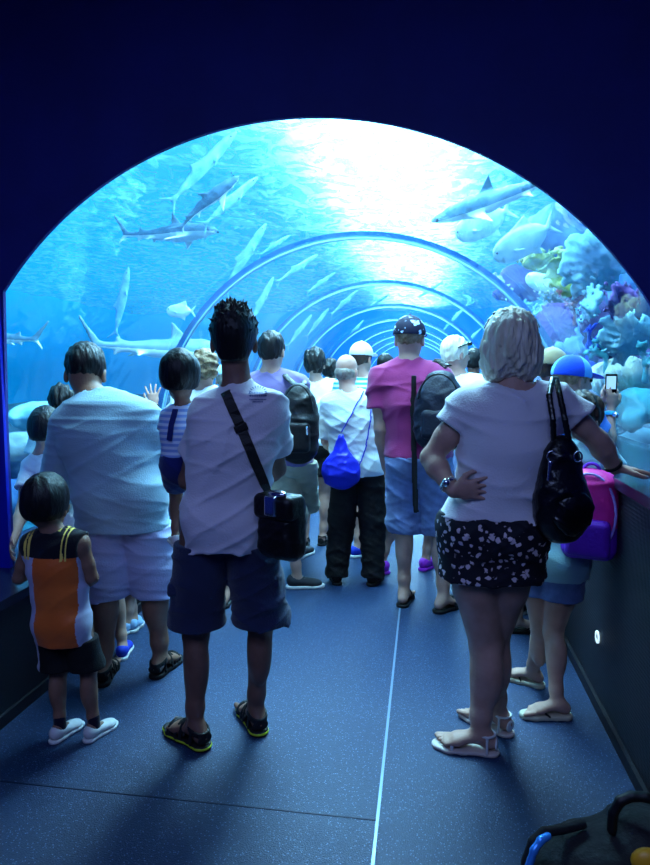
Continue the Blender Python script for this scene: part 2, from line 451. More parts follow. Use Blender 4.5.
# ------------------------------------------------------------------ people
SKIN = {}
def skin(name, c, c2): SKIN[name] = mat('skin_'+name, c, .55, c2, 14, .12, 120, spec=.35)
skin('tan', (.52, .38, .31), (.58, .43, .35)); skin('fair', (.70, .54, .47), (.76, .60, .53)); skin('brown', (.44, .31, .26), (.50, .36, .30))
m_eye = mat('dark_eye', (.05, .04, .04), .2); m_lip = mat('lip', (.62, .34, .32), .5)
def cloth(name, c, c2=None, scale=6, bump=.25, bs=160, rough=.85, sheen=.2): return mat(name, c, rough, c2 or c, scale, bump, bs, sheen=sheen, spec=.2)
m_black_hair = mat('black_hair', (.015, .013, .015), .5, (.06, .05, .055), 30, .6, 90, stretch=(1, 1, .25))
m_brown_hair = mat('brown_hair', (.16, .11, .08), .5, (.24, .17, .12), 30, .6, 90, stretch=(1, 1, .25))
m_blond_hair = mat('blond_hair', (.80, .76, .62), .45, (.97, .95, .86), 60, .9, 110, stretch=(1, 1, .07), contrast=.8)
m_sandy_hair = mat('sandy_hair', (.45, .36, .25), .5, (.62, .52, .38), 40, .8, 80)
m_grey_hair = mat('grey_hair', (.45, .42, .38), .6, (.6, .57, .52), 40, .5, 90)
m_black = mat('black_cloth', (.05, .05, .065), .8, (.035, .035, .05), 9, .3, 150)
m_rub = mat('black_rubber', (.045, .045, .05), .5)

def hand_node(w, d, pn, s=1.0, curl=.35, right=True, spread=.16, fcurl=None):
    """w wrist, d pointing direction, pn way the palm faces; thumb leaves the side of the palm"""
    d = nrm(d); pn = nrm(pn-d*(V(pn)@d)); sd = np.cross(d, pn)*(1 if right else -1)   # towards the thumb
    w = V(w, float); ks = []
    parts = [ecap(w, w+d*.045*s, (.026*s, .017*s), (.036*s, .014*s), sd), ecap(w+d*.04*s, w+d*.078*s, (.037*s, .014*s), (.038*s, .0115*s), sd)]
    lens = [.070, .078, .073, .058]; fing = []
    for i in range(4):
        off = (.029-.0195*i)*s; k = w+d*(.083-.004*abs(i-1.2))*s+sd*off
        a = spread*(1.2-i); cu = curl if fcurl is None else fcurl[i]
        dd = nrm(d*math.cos(a)+sd*math.sin(a)); p = k; ang = cu*.6; L = lens[i]*s; r = .0088*s
        for q, fr_ in enumerate((.45, .30, .25)):
            v = dd*math.cos(ang)+pn*math.sin(ang); e = p+v*L*fr_; fing.append(cap(p, e, r, r*.92)); p = e; ang += cu*1.15; r *= .92
    t0 = w+d*.022*s+sd*.022*s; td = nrm(d*.72+sd*.75+pn*.25); t1 = t0+td*.042*s; t2 = t1+nrm(d*.9+sd*.35+pn*(.2+curl*.3))*.030*s
    th = U(.006, cap(t0, t1, .013*s, .0105*s), cap(t1, t2, .0105*s, .0085*s), cap(t2, t2+nrm(d+pn*curl*.6)*.018*s, .0085*s, .0075*s))
    return U(.005, U(.008, *parts), U(0, *fing), th)

class Person:
    def __init__(s, pos, h, face=0.0, bulk=1.0, fem=False, child=False, sk='tan', vox=.006, hips=None, lean=(0, 0), headpos=None, headyaw=None, headtilt=0, headpitch=-.05,
                 feet=None, toes=None, knees=None, elb=None, wri=None, sho=None, hscale=1.0, handdir=None, palm=None, curl=(.35, .35), hands=True, neckb=None, toe_show=True, legbulk=1.0, spread=.16, armbulk=1.0, hw=1.0, ank=None, shod=False):
        s.shod = shod
        s.h = h; s.vox = vox; s.sk = SKIN[sk]; s.bulk = bulk; s.child = child
        s.base = V([pos[0], pos[1], 0.0]); R = rotz(face); s.R = R; s.side = R[:, 0]; s.fwd = R[:, 1]
        k = h/1.75; s.k = k
        def W(x, y, z): return s.base+R@V([x*h, y*h, z*h])
        s.W = W
        s.lean = lean
        sh_z, hip_z, knee_z = (.80, .52, .285) if not child else (.755, .47, .26)
        s.zs = (sh_z, hip_z, knee_z)
        lx, ly = lean
        s.pel = W(lx*.3, ly*.3, hip_z+.01) if hips is None else V(hips)
        up = s.pel-W(0, 0, hip_z+.01)
        s.chest = W(lx*.8, ly*.8, sh_z-.10)+up*.9; s.neck = (W(lx, ly-.008, sh_z+.035)+up) if neckb is None else V(neckb)
        if neckb is not None: s.chest = s.neck*.62+s.pel*.38+s.fwd*(-.012*h)
        hh = (.135 if not child else .185)*h*hscale; s.hh = hh; s.hs = hh/.235
        s.head = (s.neck+s.fwd*.012*h+V([0, 0, hh*.62])) if headpos is None else V(headpos)
        swid = .104 if not child else .098
        s.sho = []; s.hip = []; s.knee = []; s.ank = []; s.elb = []; s.wri = []; s.toed = []
        for i, q in enumerate((-1, 1)):
            s.sho.append((s.neck+R@V([q*swid*h*(.93 if fem else 1)*(1+(bulk-1)*.6)*hw, 0, -.035*h])) if sho is None or sho[i] is None else V(sho[i]))
            s.hip.append(s.pel+R@V([q*.05*h, 0, -.015*h]))
            a = W(q*.06, -.01, 0) if feet is None or feet[i] is None else V([feet[i][0], feet[i][1], 0.])
            td = R@V([q*.2, 1, 0]) if toes is None or toes[i] is None else V([toes[i][0], toes[i][1], 0.]); td = nrm(td); s.toed.append(td)
            s.ank.append(a+V([0, 0, .045*h])+td*.03*k if ank is None else V(ank[i]))
            km = s.hip[i]*.5+s.ank[i]*.5; km[2] = knee_z*h
            s.knee.append(km+nrm(td+s.fwd)*.018*h if knees is None or knees[i] is None else V(knees[i]))
            e = s.sho[i]+R@V([q*.045*h, -.012*h, -.175*h]) if elb is None or elb[i] is None else V(elb[i]); s.elb.append(e)
            s.wri.append(e+R@V([-q*.01*h, .05*h, -.14*h]) if wri is None or wri[i] is None else V(wri[i]))
        # head frame
        yaw = face if headyaw is None else headyaw
        f = V([-math.sin(yaw)*math.cos(headpitch), math.cos(yaw)*math.cos(headpitch), math.sin(headpitch)])
        u = V([0, 0, 1.])+s.side*headtilt; s.H = frame(f, u)
        s.handdir = handdir or (None, None); s.palm = palm or (None, None); s.curl = curl; s.hands = hands; s.spread = spread
        s.fem = fem; s.legbulk = legbulk; s.ab = armbulk
    # ---- shapes
    def hp(s, x, y, z): return s.head+s.H@(V([x, y, z])*s.hs)
    def torso(s, g=0.0, low=0.0):
        h, b, k = s.h, s.bulk, s.k; sd = s.side; fm = s.fem
        P, C, Nk = s.pel, s.chest, s.neck; waist = P*.55+C*.45
        ch = (.088 if fm else .096)*h*b+g; wa = (.070 if fm else .083)*h*b**1.25+g; hi = (.100 if fm else .090)*h*b+g
        if s.child: ch, wa, hi = .088*h*b+g, .082*h*b+g, .086*h*b+g
        dc, dw, dh = (.062*h*b**.8+g, .056*h*b**1.4+g, .066*h*b+g)
        sh0, sh1 = s.sho; sr = .036*h*(1+(b-1)*.5)+g
        L = [ecap(C-V([0, 0, .01*h]), waist, (ch, dc), (wa, dw), sd), ecap(waist, P, (wa, dw), (hi, dh), sd),
             ecap(P, P-V([0, 0, .03*h]), (hi, dh), (hi*.9, dh*.9), sd),
             ecap(C+V([0, 0, .045*h]), C-V([0, 0, .02*h]), (ch*.93, dc*.85), (ch, dc), sd),
             cap(sh0, Nk-V([0, 0, .008*h]), sr, .026*h+g*.6), cap(sh1, Nk-V([0, 0, .008*h]), sr, .026*h+g*.6),
             cap(sh0*.75+C*.25, sh1*.75+C*.25, .045*h+g)]
        for q in (-1, 1): L.append(ell(P+s.R@V([q*.042*h*b, -.030*h, -.015*h]), (.052*h*b+g, .050*h*b+g, .055*h*b+g), s.R))
        if fm:
            for q in (-1, 1): L.append(ell(C+s.R@V([q*.045*h, .045*h, -.01*h]), (.038*h+g, .036*h+g, .038*h+g), s.R))
        elif s.bulk > 1.15: L.append(ell(waist+s.fwd*.045*h-V([0, 0, .02*h]), (.075*h*b+g, .05*h*b+g, .08*h*b+g), s.R))
        return U(.03*h, *L)
    def arm(s, i, g=0.0, f0=0, f1=2):
        h = s.h; bb = (1+(s.bulk-1)*.7)*s.ab*(.88 if s.fem else 1); a, e, w = s.sho[i], s.elb[i], s.wri[i]; L = []
        L += [cap(a, a*.4+e*.6, .031*h*bb+g, .027*h*bb+g), cap(a*.4+e*.6, e, .027*h*bb+g, .023*h*bb+g)]
        if f1 > 1:
            m = e*.7+w*.3; L += [cap(e, m, .023*h*bb+g, .0245*h*bb+g), cap(m, w, .0245*h*bb+g, .0145*h*bb+g)]
        return U(.01*h, *L)
    def leg(s, i, g=0.0, foot=True):
        h = s.h; b = s.legbulk*(1+(s.bulk-1)*.75); k = s.k; H, K, A = s.hip[i], s.knee[i], s.ank[i]; td = s.toed[i]
        m = H*.5+K*.5; back = -nrm(td+s.fwd)
        L = [cap(H, m, .054*h*b+g, .046*h*b+g), cap(m, K, .046*h*b+g, .031*h*b+g), cap(K, K*.2+A*.8, .031*h*b+g, .021*h*b**.7+g), cap(K*.2+A*.8, A, .021*h*b**.7+g, .0195*h+g),
             ell(K*.68+A*.32+back*.012*h, (.029*h*b+g, .031*h*b+g, .075*h+g), frame(-back))]
        if foot: L.append(s.footn(i))
        return U(.012*h, *L)
    def footn(s, i):
        k = s.k*(1.08 if s.child else 1); td = s.toed[i]; sd = V([td[1], -td[0], 0]); A = s.ank[i].copy(); A[2] -= .045*s.h; q = -1 if i == 0 else 1
        z = V([0, 0, 1.]); lift = .020
        p = lambda x, y, zz: A+(sd*x*q+td*y+z*zz)*k+z*lift
        if s.shod: return U(.02*k, ell(p(0, -.03, .035), V([.027, .03, .03])*k, frame(td)), ecap(p(0, -.02, .045), p(.003, .09, .018), (.027*k, .026*k), (.030*k, .014*k), sd))
        L = [ell(p(0, -.035, .030), V([.030, .036, .032])*k, frame(td)), ecap(p(0, -.02, .055), p(.003, .09, .025), (.030*k, .030*k), (.040*k, .020*k), sd),
             ecap(p(.003, .08, .022), p(.003, .13, .014), (.042*k, .020*k), (.044*k, .013*k), sd)]
        T = []
        for j in range(5):
            x = (-.032+.0165*j); y = (.168-.004*j*j*.7) if j else .170
            r = (.0125 if j == 0 else .0088)*k; T.append(cap(p(x, .125, .012), p(x*1.05, y, .007), r, r*.9))
        return U(.004, U(.02*k, *L), U(.001, *T))
    def headn(s):
        k = s.hs; hp = s.hp; H = s.H
        f = 1.0
        base = U(.02*k, ell(hp(0, -.012, .028), V([.074, .093, .088])*k, H), ell(hp(0, .03, -.03), V([.060, .066, .082])*k, H), ell(hp(0, .046, -.082), V([.040, .040, .030])*k, H),
                 ell(hp(0, -.045, -.03), V([.058, .045, .055])*k, H))
        base = S(.012*k, base, U(0, ell(hp(-.030, .104, .006), V([.018, .016, .012])*k, H), ell(hp(.030, .104, .006), V([.018, .016, .012])*k, H)))
        ex = [cap(hp(0, .092, .004), hp(0, .112, -.030), .008*k, .013*k), ell(hp(-.013, .100, -.034), V([.008]*3)*k), ell(hp(.013, .100, -.034), V([.008]*3)*k),
              ell(hp(0, .091, -.062), V([.024, .012, .005])*k, H), ell(hp(0, .089, -.072), V([.021, .012, .006])*k, H),
              ell(hp(-.03, .088, .006), V([.013]*3)*k), ell(hp(.03, .088, .006), V([.013]*3)*k), cap(hp(-.045, .088, .024), hp(-.014, .095, .022), .006*k), cap(hp(.045, .088, .024), hp(.014, .095, .022), .006*k)]
        ears = [S(.004*k, ell(hp(q*.079, -.006, -.016), V([.012, .019, .032])*k, H), ell(hp(q*.089, .0, -.014), V([.007, .010, .018])*k, H)) for q in (-1, 1)]
        nf = (.85 if s.fem else 1.02 if s.child else 1)
        neck = cap(s.neck-V([0, 0, .02*s.h]), s.head+s.H@V([0, -.022, -.05])*k, .034*s.h*nf*(1+(s.bulk-1)*.6), .031*s.h*nf*(1+(s.bulk-1)*.5))
        return U(.018*k, U(.006*k, base, *ex, *ears), neck)
    def body(s):
        h = s.h; hd = []
        if s.hands:
            for i in (0, 1):
                d = s.handdir[i] if s.handdir[i] is not None else s.wri[i]-s.elb[i]
                pn = s.palm[i] if s.palm[i] is not None else -s.side*(-1 if i == 0 else 1)
                hd.append(hand_node(s.wri[i], d, pn, s.k*(1.12 if s.child else 1), s.curl[i], right=(i == 0), spread=s.spread))
        return U(.006, U(.02*h, U(.012*h, s.torso(), s.arm(0), s.arm(1)), s.headn(), U(.006*h, s.leg(0), s.leg(1))), *hd)
    def make(s, label, group=None):
        s.root = build('person', s.body(), s.vox, [s.sk, m_eye, m_lip], None, s.base, s.pick)
        tag(s.root, label, 'person', group); return s
    def pick(s, c):
        q = (c-s.head)@s.H/s.hs; o = np.zeros(len(c), int)
        e = (np.abs(np.abs(q[:, 0])-.030) < .011) & (np.abs(q[:, 2]-.005) < .0055) & (q[:, 1] > .07); o[e] = 1
        br = (np.abs(np.abs(q[:, 0])-.031) < .017) & (np.abs(q[:, 2]-.025) < .0045) & (q[:, 1] > .06); o[br] = 1
        l = (np.abs(q[:, 0]) < .023) & (np.abs(q[:, 2]+.067) < .0095) & (q[:, 1] > .08); o[l] = 2
        return o
    def part(s, name, node, m, vox=None, pick=None, parent=None, label=None):
        o = build(name, node, vox or s.vox, m, parent or s.root, s.base, pick)
        if parent is not None and parent is not s.root: pass
        if label: o['label'] = label
        return o
    # ---- clothes
    def shirt(s, m, hem=.45, g=.016, sleeve=.6, loose=.0, name='shirt', seed=1, neckr=.045, am=.006, sl_g=.014, fr=16, pick=None, tank=False, sag=.3):
        h = s.h; k = s.k; P = s.pel; C = s.chest; b = s.bulk
        hz = hem*h; gg = g*max(k, .75); s.hemz = hz
        tw = s.torso(gg)
        bw = (.098 if not s.fem else .103)*h*b+gg+loose; bd = (.070*h*b+gg+loose)
        waist = P*.5+C*.5; low = P+V([0, 0, hz-P[2]-.05])
        L = [tw, ecap(C-V([0, 0, .02*h]), waist, (.092*h*b+gg, .064*h*b+gg), (.090*h*b*(.9 if s.fem else 1)+gg+loose*.8, .062*h*b+gg+loose*.6), s.side), ecap(waist, low, (.090*h*b*(.9 if s.fem else 1)+gg+loose*.8, .064*h*b+gg+loose*.6), (bw, bd), s.side)]
        body = I(.003, U(.02*h, *L), Plane((0, 0, hz), (0, 0, -1)))
        arms = []; cuts = []
        for i in (0, 1):
            if tank: 
                cuts.append(ell(s.sho[i]+s.side*(-1 if i == 0 else 1)*.045*h-V([0, 0, .025*h]), (.042*h, .09*h, .075*h), s.R)); continue
            a, e, w = s.sho[i], s.elb[i], s.wri[i]; bb = (1+(b-1)*.7)*s.ab
            sg = sl_g*max(k, .7)
            if sleeve <= 1:
                t = a+(e-a)*sleeve; arms.append(I(.002, U(.01, cap(a, t, .034*h*bb+sg, .036*h*bb*(.9 if s.fem else 1)+sg*1.4), cap(t, t+(e-a)*.1, .036*h*bb*(.9 if s.fem else 1)+sg*1.4)), Plane(t, e-a)))
            else:
                t = e+(w-e)*(sleeve-1); arms.append(I(.002, U(.015, cap(a, e, .034*h*bb+sg, .027*h*bb+sg), cap(e, t, .027*h*bb+sg, .021*h*bb+sg)), Plane(t, w-e)))
                cuts.append(cap(t-nrm(w-e)*.02, w, .016*h*bb+.005))
            if sleeve <= 1: cuts.append(cap(t-nrm(e-a)*.02*k, e, .028*h*bb+.003))
        full = U(.009*h, body, *arms)
        nk = cap(s.neck+V([0, 0, .012*h]), s.head, neckr*h*(1+(b-1)*.4))
        full = S(.004, full, nk)
        if cuts: full = S(.003 if not tank else .008, full, U(0, *cuts))
        s.shirtn = D(folds(am*max(k, .6), seed, fr/max(k, .6)), full)
        s.shirto = s.part(name, s.shirtn, m, pick=pick); return s.shirto
    def shorts(s, m, hem=.24, g=.02, flare=.012, name='shorts', seed=2, am=.005, top=None, parts=(), fr=20, cuthems=True, pick=None, narrow=1.0):
        h = s.h; b = s.bulk; k = s.k; hz = hem*h; topz = (s.pel[2]+.05*h) if top is None else top*h
        L = [I(.003, s.torso(.009*max(k, .7)), Plane((0, 0, topz), (0, 0, 1)))]; cuts = []
        for i in (0, 1):
            H, K, A = s.hip[i], s.knee[i], s.ank[i]; lb = s.legbulk*(1+(b-1)*.75)
            r0 = .056*h*lb+g*k*.6; r1 = .046*h*lb*narrow+(g+flare)*k
            if hz >= K[2]:
                t = H+(K-H)*((H[2]-hz)/(H[2]-K[2])); L.append(U(.02*h, cap(H, t, r0, r1), cap(t, t+(K-H)*.12, r1)))
            else:
                t = K+(A-K)*((K[2]-hz)/(K[2]-A[2])); r2 = max(r1*.78, .03*h*lb+g*k); L.append(U(.02*h, cap(H, K, r0, r1), cap(K, t, r1, r2), cap(t, t+(A-K)*.1, r2)))
            if cuthems: cuts.append(cap(t+V([0, 0, .012*h]), t-V([0, 0, .05*h]), (r1 if hz >= K[2] else r2)-.011))
        n = U(.008*h, *L, *parts)
        n = I(.002, n, Plane((0, 0, hz), (0, 0, -1)))
        if cuthems: n = S(.002, n, U(0, *cuts))
        s.shortn = D(folds(am*max(k, .6), seed, fr), n)
        if getattr(s, 'hemz', None): s.shortn = I(.001, s.shortn, Plane((0, 0, s.hemz+.012), (0, 0, 1)))
        return s.part(name, s.shortn, m, pick=pick)
    # ---- hair and hats
    def hair(s, style, m, seed=3, vox=None, hat=False):
        k = s.hs; hp = s.hp; H = s.H; vox = vox or min(s.vox, .005)
        cran = lambda g: ell(hp(0, -.016, .032), V([.074+g, .093+g, .090+g])*k, H)
        face = lambda z=.0, y=.06: ell(hp(0, y+.06, z-.045), V([.095, .075, .105])*k, H)
        if style == 'short':
            n = S(.01*k, U(.02*k, cran(.012), ell(hp(0, -.05, -.02), V([.066, .056, .06])*k, H)), U(.01, face(.0), ell(hp(0, .0, -.10), V([.12, .10, .065])*k, H)))
            n = D(wob(90/k, .0035*k, seed), n)
        elif style == 'crew':
            n = S(.01*k, U(.02*k, cran(.010), ell(hp(0, .01, .085), V([.066, .08, .05])*k, H)), U(.01, face(.005), ell(hp(0, .0, -.085), V([.12, .10, .07])*k, H)))
            n = D(wob(150/k, .0025*k, seed), n)
        elif style == 'spiky':
            n = S(.01*k, U(.02*k, cran(.014), ell(hp(0, .0, .075), V([.078, .088, .065])*k, H), ell(hp(0, -.055, -.035), V([.062, .05, .062])*k, H)), U(.01, face(.0), ell(hp(0, .0, -.115), V([.12, .11, .055])*k, H)))
            r = np.random.RandomState(seed); sp = []
            for _ in range(190):
                d = nrm(r.randn(3)*V([1, 1, .8])+V([0, -.1, .55])); 
                if d[2] < -.1: continue
                p = V([d[0]*.078, d[1]*.095-.01, d[2]*.112+.03]); q = p+nrm(d+r.randn(3)*.35+V([0, 0, .9]))*r.uniform(.018, .032)
                sp.append(cap(hp(*p), hp(*q), .0085*k, .0015*k))
            n = U(.006*k, n, *sp); vox = .0035
        elif style == 'bowl':
            n = S(.008*k, U(.02*k, cran(.022), ell(hp(0, -.03, -.005), V([.088, .085, .075])*k, H)), U(.01, face(.005), ell(hp(0, .01, -.105), V([.13, .13, .062])*k, H)))
            n = D(wob(60/k, .0025*k, seed, (1, 1, .3)), n)
        elif style == 'bob':
            n = U(.03*k, cran(.026), ell(hp(0, -.035, -.01), V([.108, .095, .095])*k, H), ell(hp(-.045, -.025, -.06), V([.062, .075, .078])*k, H), ell(hp(.045, -.025, -.06), V([.062, .075, .078])*k, H))
            n = S(.01*k, n, U(.01, face(.01, .075), ell(hp(0, .04, -.15), V([.05, .07, .05])*k, H)))
            st = wob(140/k, .004*k, seed, (1, 1, .08)); st2 = wob(45/k, .003*k, seed+1, (1, 1, .2)); n = D(lambda P: st(P)+st2(P), n); vox = .004
        elif style == 'tousled':
            n = S(.01*k, U(.02*k, cran(.018), ell(hp(0, -.04, -.02), V([.078, .07, .07])*k, H)), U(.01, face(.0), ell(hp(0, .0, -.12), V([.12, .11, .05])*k, H)))
            n = D(wob(70/k, .008*k, seed), n)
        elif style == 'fringe_ring':
            n = U(.02*k, ell(hp(0, -.028, -.018), V([.078, .084, .050])*k, H), ell(hp(0, -.045, -.045), V([.058, .050, .045])*k, H)); n = S(.008*k, n, U(.01, ell(hp(0, .07, -.0), V([.12, .075, .12])*k, H), ell(hp(0, -.0, -.11), V([.12, .1, .05])*k, H)))
            n = D(wob(110/k, .002*k, seed), n)
        if hat: n = I(.004, n, Plane(hp(0, 0, .032), H[:, 2]))
        s.hairn = n
        return s.part('hair', n, m, vox)
    def cap_hat(s, m, m2=None, brim=True, label=None, pick=None, name='cap', lift=0.0):
        k = s.hs; hp = s.hp; H = s.H; z = lift
        dome = I(.003, ell(hp(0, -.014, .030+z), V([.092, .112, .104])*k, H), Plane(hp(0, 0, .018+z), -H[:, 2]))
        c = s.part(name, U(0, dome, cap(hp(0, -.014, .132+z), hp(0, -.014, .135+z), .008*k)), m, .004, pick, label=label)
        if brim:
            b = ecap(hp(0, .085, .045+z), hp(0, .135, .030+z), (.068*k, .005*k), (.050*k, .005*k), H[:, 0])
            b = ell(hp(0, .11, .038+z), V([.072, .07, .006])*k, frame(H@V([0, 1, -.22]), H[:, 2])); b = S(.002, b, ell(hp(0, -.014, .035+z), V([.086, .106, .3])*k, H))
            build('brim', b, .004, m2 or m, c, s.base)
        return c
    # ---- footwear; built around the foot
    def shoe(s, i, kind, ms, name=None, label=None):
        k = s.k*(1.08 if s.child else 1); td = s.toed[i]; sd = V([td[1], -td[0], 0]); A = s.ank[i].copy(); A[2] -= .045*s.h; g0 = A[2]; q = -1 if i == 0 else 1; z = V([0, 0, 1.])
        p = lambda x, y, zz: A+(sd*x*q+td*y)*k+z*zz
        zz = 1*k
        outl = [(.0, -.055, .036), (0, .0, .034), (.004, .06, .040), (.003, .11, .046), (.0, .15, .036)]
        def sole(t, e=0.0):
            L = []
            for (x0, y0, r0), (x1, y1, r1) in zip(outl[:-1], outl[1:]): L.append(ecap(p(x0, y0+.015, t/2), p(x1, y1, t/2), ((r0+e)*k, .4), ((r1+e)*k, .4), sd))
            n = U(.01, *L); return I(.003, I(.003, n, Plane((0, 0, t+g0), (0, 0, 1))), Plane((0, 0, g0+.001), (0, 0, -1)))
        def strap(pts, w, t):
            return U(.003, *[ecap(p(*a), p(*b), (w, t), (w, t), td) for a, b in zip(pts[:-1], pts[1:])])
        def hoop(y, w, hgt, tilt=0, r=.010, t=.0035, n=10):
            P = []
            for j in range(n+1):
                a = math.pi*j/n; P.append((math.cos(a)*w, y+tilt*math.sin(a), .018+math.sin(a)*hgt))
            return strap(P, r*k, t)
        vox = .0045 if k < .8 else .005
        if kind == 'sneaker':
            up = U(.02*k, ell(p(0, -.03, .055*k), V([.040, .045, .045])*k, frame(td)), ecap(p(0, .0, .05*k), p(.003, .10, .035*k), (.038*k, .038*k), (.046*k, .027*k), sd), ell(p(.002, .12, .03*k), V([.046, .052, .028])*k, frame(td)))
            up = S(.004, up, cap(p(0, -.012, .075*k), p(0, -.01, .16*k), .031*k)); up = I(.002, up, Plane((0, 0, g0+.012), (0, 0, -1)))
            o = s.part(name or 'shoe', up, ms[0], vox, label=label); build('sole', sole(.022*k, .004), vox, ms[1], o, s.base)
            lc = U(0, *[cap(p(-.018, .03+.02*j, .078*k-.008*j*k), p(.018, .04+.02*j, .077*k-.008*j*k), .004*k) for j in range(4)]); build('laces', lc, .004, ms[2] if len(ms) > 2 else ms[1], o, s.base)
            return o
        th = .022 if kind != 'flat' else .016
        o = s.part(name or 'sandal', sole(th, .003), ms[0], vox, label=label)
        if len(ms) > 2:
            n = U(0, *[ecap(p(a[0], a[1]+.015, th*.55), p(b[0], b[1], th*.55), ((a[2]+.0055)*k, .4), ((b[2]+.0055)*k, .4), sd) for a, b in zip(outl[:-1], outl[1:])])
            n = I(.001, I(.001, n, Plane((0, 0, g0+th*.85), (0, 0, 1))), Plane((0, 0, g0+th*.35), (0, 0, -1))); build('welt', n, vox, ms[2], o, s.base)
        if kind == 'sport':
            st = [hoop(.115, .046*1, .045*k, .0, .012), hoop(.075, .043, .062*k, -.01, .010), hoop(.045, .041, .078*k, .0, .010), strap([(-.043, .10, .03), (0, .06, .078*k), (.041, .02, .045*k)], .008*k, .0035),
                  strap([(.043, .10, .03), (0, .06, .078*k), (-.041, .02, .045*k)], .008*k, .0035)]
            R = .036; P = [(math.cos(a)*R, -.022+math.sin(a)*.045, .070*k+.012*math.sin(a)) for a in np.linspace(0, 2*math.pi, 17)]
            st += [U(.003, *[cap(p(*a), p(*b), .0055*k) for a, b in zip(P[:-1], P[1:])]), U(0, *[cap(p(*a)+z*.010*k, p(*b)+z*.010*k, .0055*k) for a, b in zip(P[:-1], P[1:])]), U(.01, ell(p(0, -.062, .045*k), V([.034, .008, .022])*k, frame(td))), strap([(.036, -.02, .07*k), (.040, -.02, .02)], .009*k, .0035), strap([(-.036, -.02, .07*k), (-.040, -.02, .02)], .009*k, .0035)]
            build('strap', U(.004, *st), .004, ms[1], o, s.base)
        elif kind == 'slide':
            build('strap', U(.004, hoop(.105, .046, .045*k, -.01, .014), hoop(.065, .043, .066*k, 0, .014)), .0045, ms[1], o, s.base)
        elif kind == 'flip':
            P0 = (-.018, .115, .034*k); build('strap', U(.004, strap([P0, (.012, .085, .055*k), (.042, .045, .02)], .006*k, .004), strap([P0, (-.030, .085, .052*k), (-.040, .045, .02)], .006*k, .004), cap(p(-.018, .120, .01), p(*P0), .004*k)), .004, ms[1], o, s.base)
        elif kind == 'flat':
            R = .034; P = [(math.cos(a)*R, -.024+math.sin(a)*.036, .082*k) for a in np.linspace(0, 2*math.pi, 17)]
            st = [U(.002, *[cap(p(*a), p(*b), .005*k) for a, b in zip(P[:-1], P[1:])]), hoop(.105, .045, .038*k, 0, .007), strap([(0, .125, .03*k), (0, .06, .068*k), (0, .02, .088*k)], .005*k, .004), strap([(.034, -.03, .08*k), (.036, -.03, .015)], .006*k, .004), strap([(-.034, -.03, .08*k), (-.036, -.03, .015)], .006*k, .004), ell(p(0, -.064, .045*k), V([.030, .006, .026])*k, frame(td))]
            build('strap', U(.003, *st), .004, ms[1], o, s.base)
        return o

def surf_n(node, p, e=.004):
    g = V([ev(node, (p+d*e)[None])[0]-ev(node, (p-d*e)[None])[0] for d in np.eye(3)]); return nrm(g)
def on_surface(node, pts, near=1.2, fallback=None):
    """pixels of the photograph carried along their sight lines onto a garment"""
    P = []; Nn = []
    for x, y in pts:
        d = nrm(ray(x, y)); q = trace(node, CAM, d, near)
        if q is None: continue
        P.append(q); Nn.append(surf_n(node, q, .012))
    return P, Nn
def dense(pts, n=5):
    o = []
    for a, b in zip(pts[:-1], pts[1:]):
        for i in range(n): o.append((a[0]+(b[0]-a[0])*i/n, a[1]+(b[1]-a[1])*i/n))
    return o+[pts[-1]]
def ribbon(name, P, Nn, w, t, m, parent=None, origin=None, off=.004, label=None):
    P = [V(p) for p in P]; k = len(P); v = []; f = []
    for i, p in enumerate(P):
        tg = nrm(P[min(i+1, k-1)]-P[max(i-1, 0)]); n = nrm(V(Nn[i])-tg*(V(Nn[i])@tg)); s = np.cross(tg, n)
        for a, b in ((-1, 0), (1, 0), (1, 1), (-1, 1)): v.append(p+s*a*w/2+n*(off+b*t))
    for i in range(k-1):
        for j in range(4): f.append((4*i+j, 4*i+(j+1) % 4, 4*i+4+(j+1) % 4, 4*i+4+j))
    f += [(3, 2, 1, 0), (4*k-4, 4*k-3, 4*k-2, 4*k-1)]
    o = mesh_np(name, v, f, m, parent, origin, smooth=False)
    if label: o['label'] = label
    return o
fl = lambda x, y: atZ(x, y, 0.)
def ht(x, y, Y): return float(atY(x, y, Y)[2])
def hx(px, Y, h, z=.53): return V([atY(px, 500, Y)[0], Y, z*h])
G_T = 'people watching the tank'
yg = mat('yellow_green_rubber', (.72, .80, .15), .5); sh_d = mat('dark_sandal', (.06, .065, .08), .6); wht = mat('white_leather', (.85, .85, .84), .5)
shoe_blue = mat('blue_canvas', (.08, .22, .75), .7); shoe_purple = mat('purple_canvas', (.62, .14, .75), .6); shoe_grey = mat('grey_canvas', (.16, .17, .2), .8)
def denim(n, c): return cloth(n, c, tuple(x*.85 for x in c), 20, .4, 260)

# --- tall man with crossbody bag (front, left of centre)
m_tee = cloth('pale_tee', (.86, .83, .86)); m_cargo = cloth('navy_cargo', (.13, .15, .27), (.16, .19, .32), 5, .5, 220)
Y = 2.33
tm = Person((-.79, Y), 1.735, face=.12, bulk=.85, sk='brown', vox=.006, feet=[fl(200, 747), fl(258, 732)], toes=[(-.85, .55), (-.55, .85)], hscale=.98,
   hips=hx(225, Y, 1.735), neckb=atY(239, 391, Y), headpos=atY(234, 341, Y+.02), headyaw=.25, headpitch=0,
   sho=[atY(210, 413, Y), atY(269, 411, Y)], elb=[atY(189, 480, Y+.05), atY(276, 468, Y+.18)], armbulk=1.08, legbulk=1.05, wri=[atY(186, 472, Y+.28), atY(262, 478, Y+.34)], knees=[atY(196, 634, Y+.03), atY(261, 622, Y+.09)],
   palm=[(0, -.3, 1), (-1, 0, 0)], handdir=[(.6, .1, .25), (-1, .2, 0)])
tm.make('tall person in white tee and navy cargo shorts, brown strap across the back')
tm.hair('spiky', m_black_hair)
tm.shirt(m_tee, hem=.458, g=.009, loose=.004, sleeve=.60, seed=11, am=.008, sl_g=.009, neckr=.034)
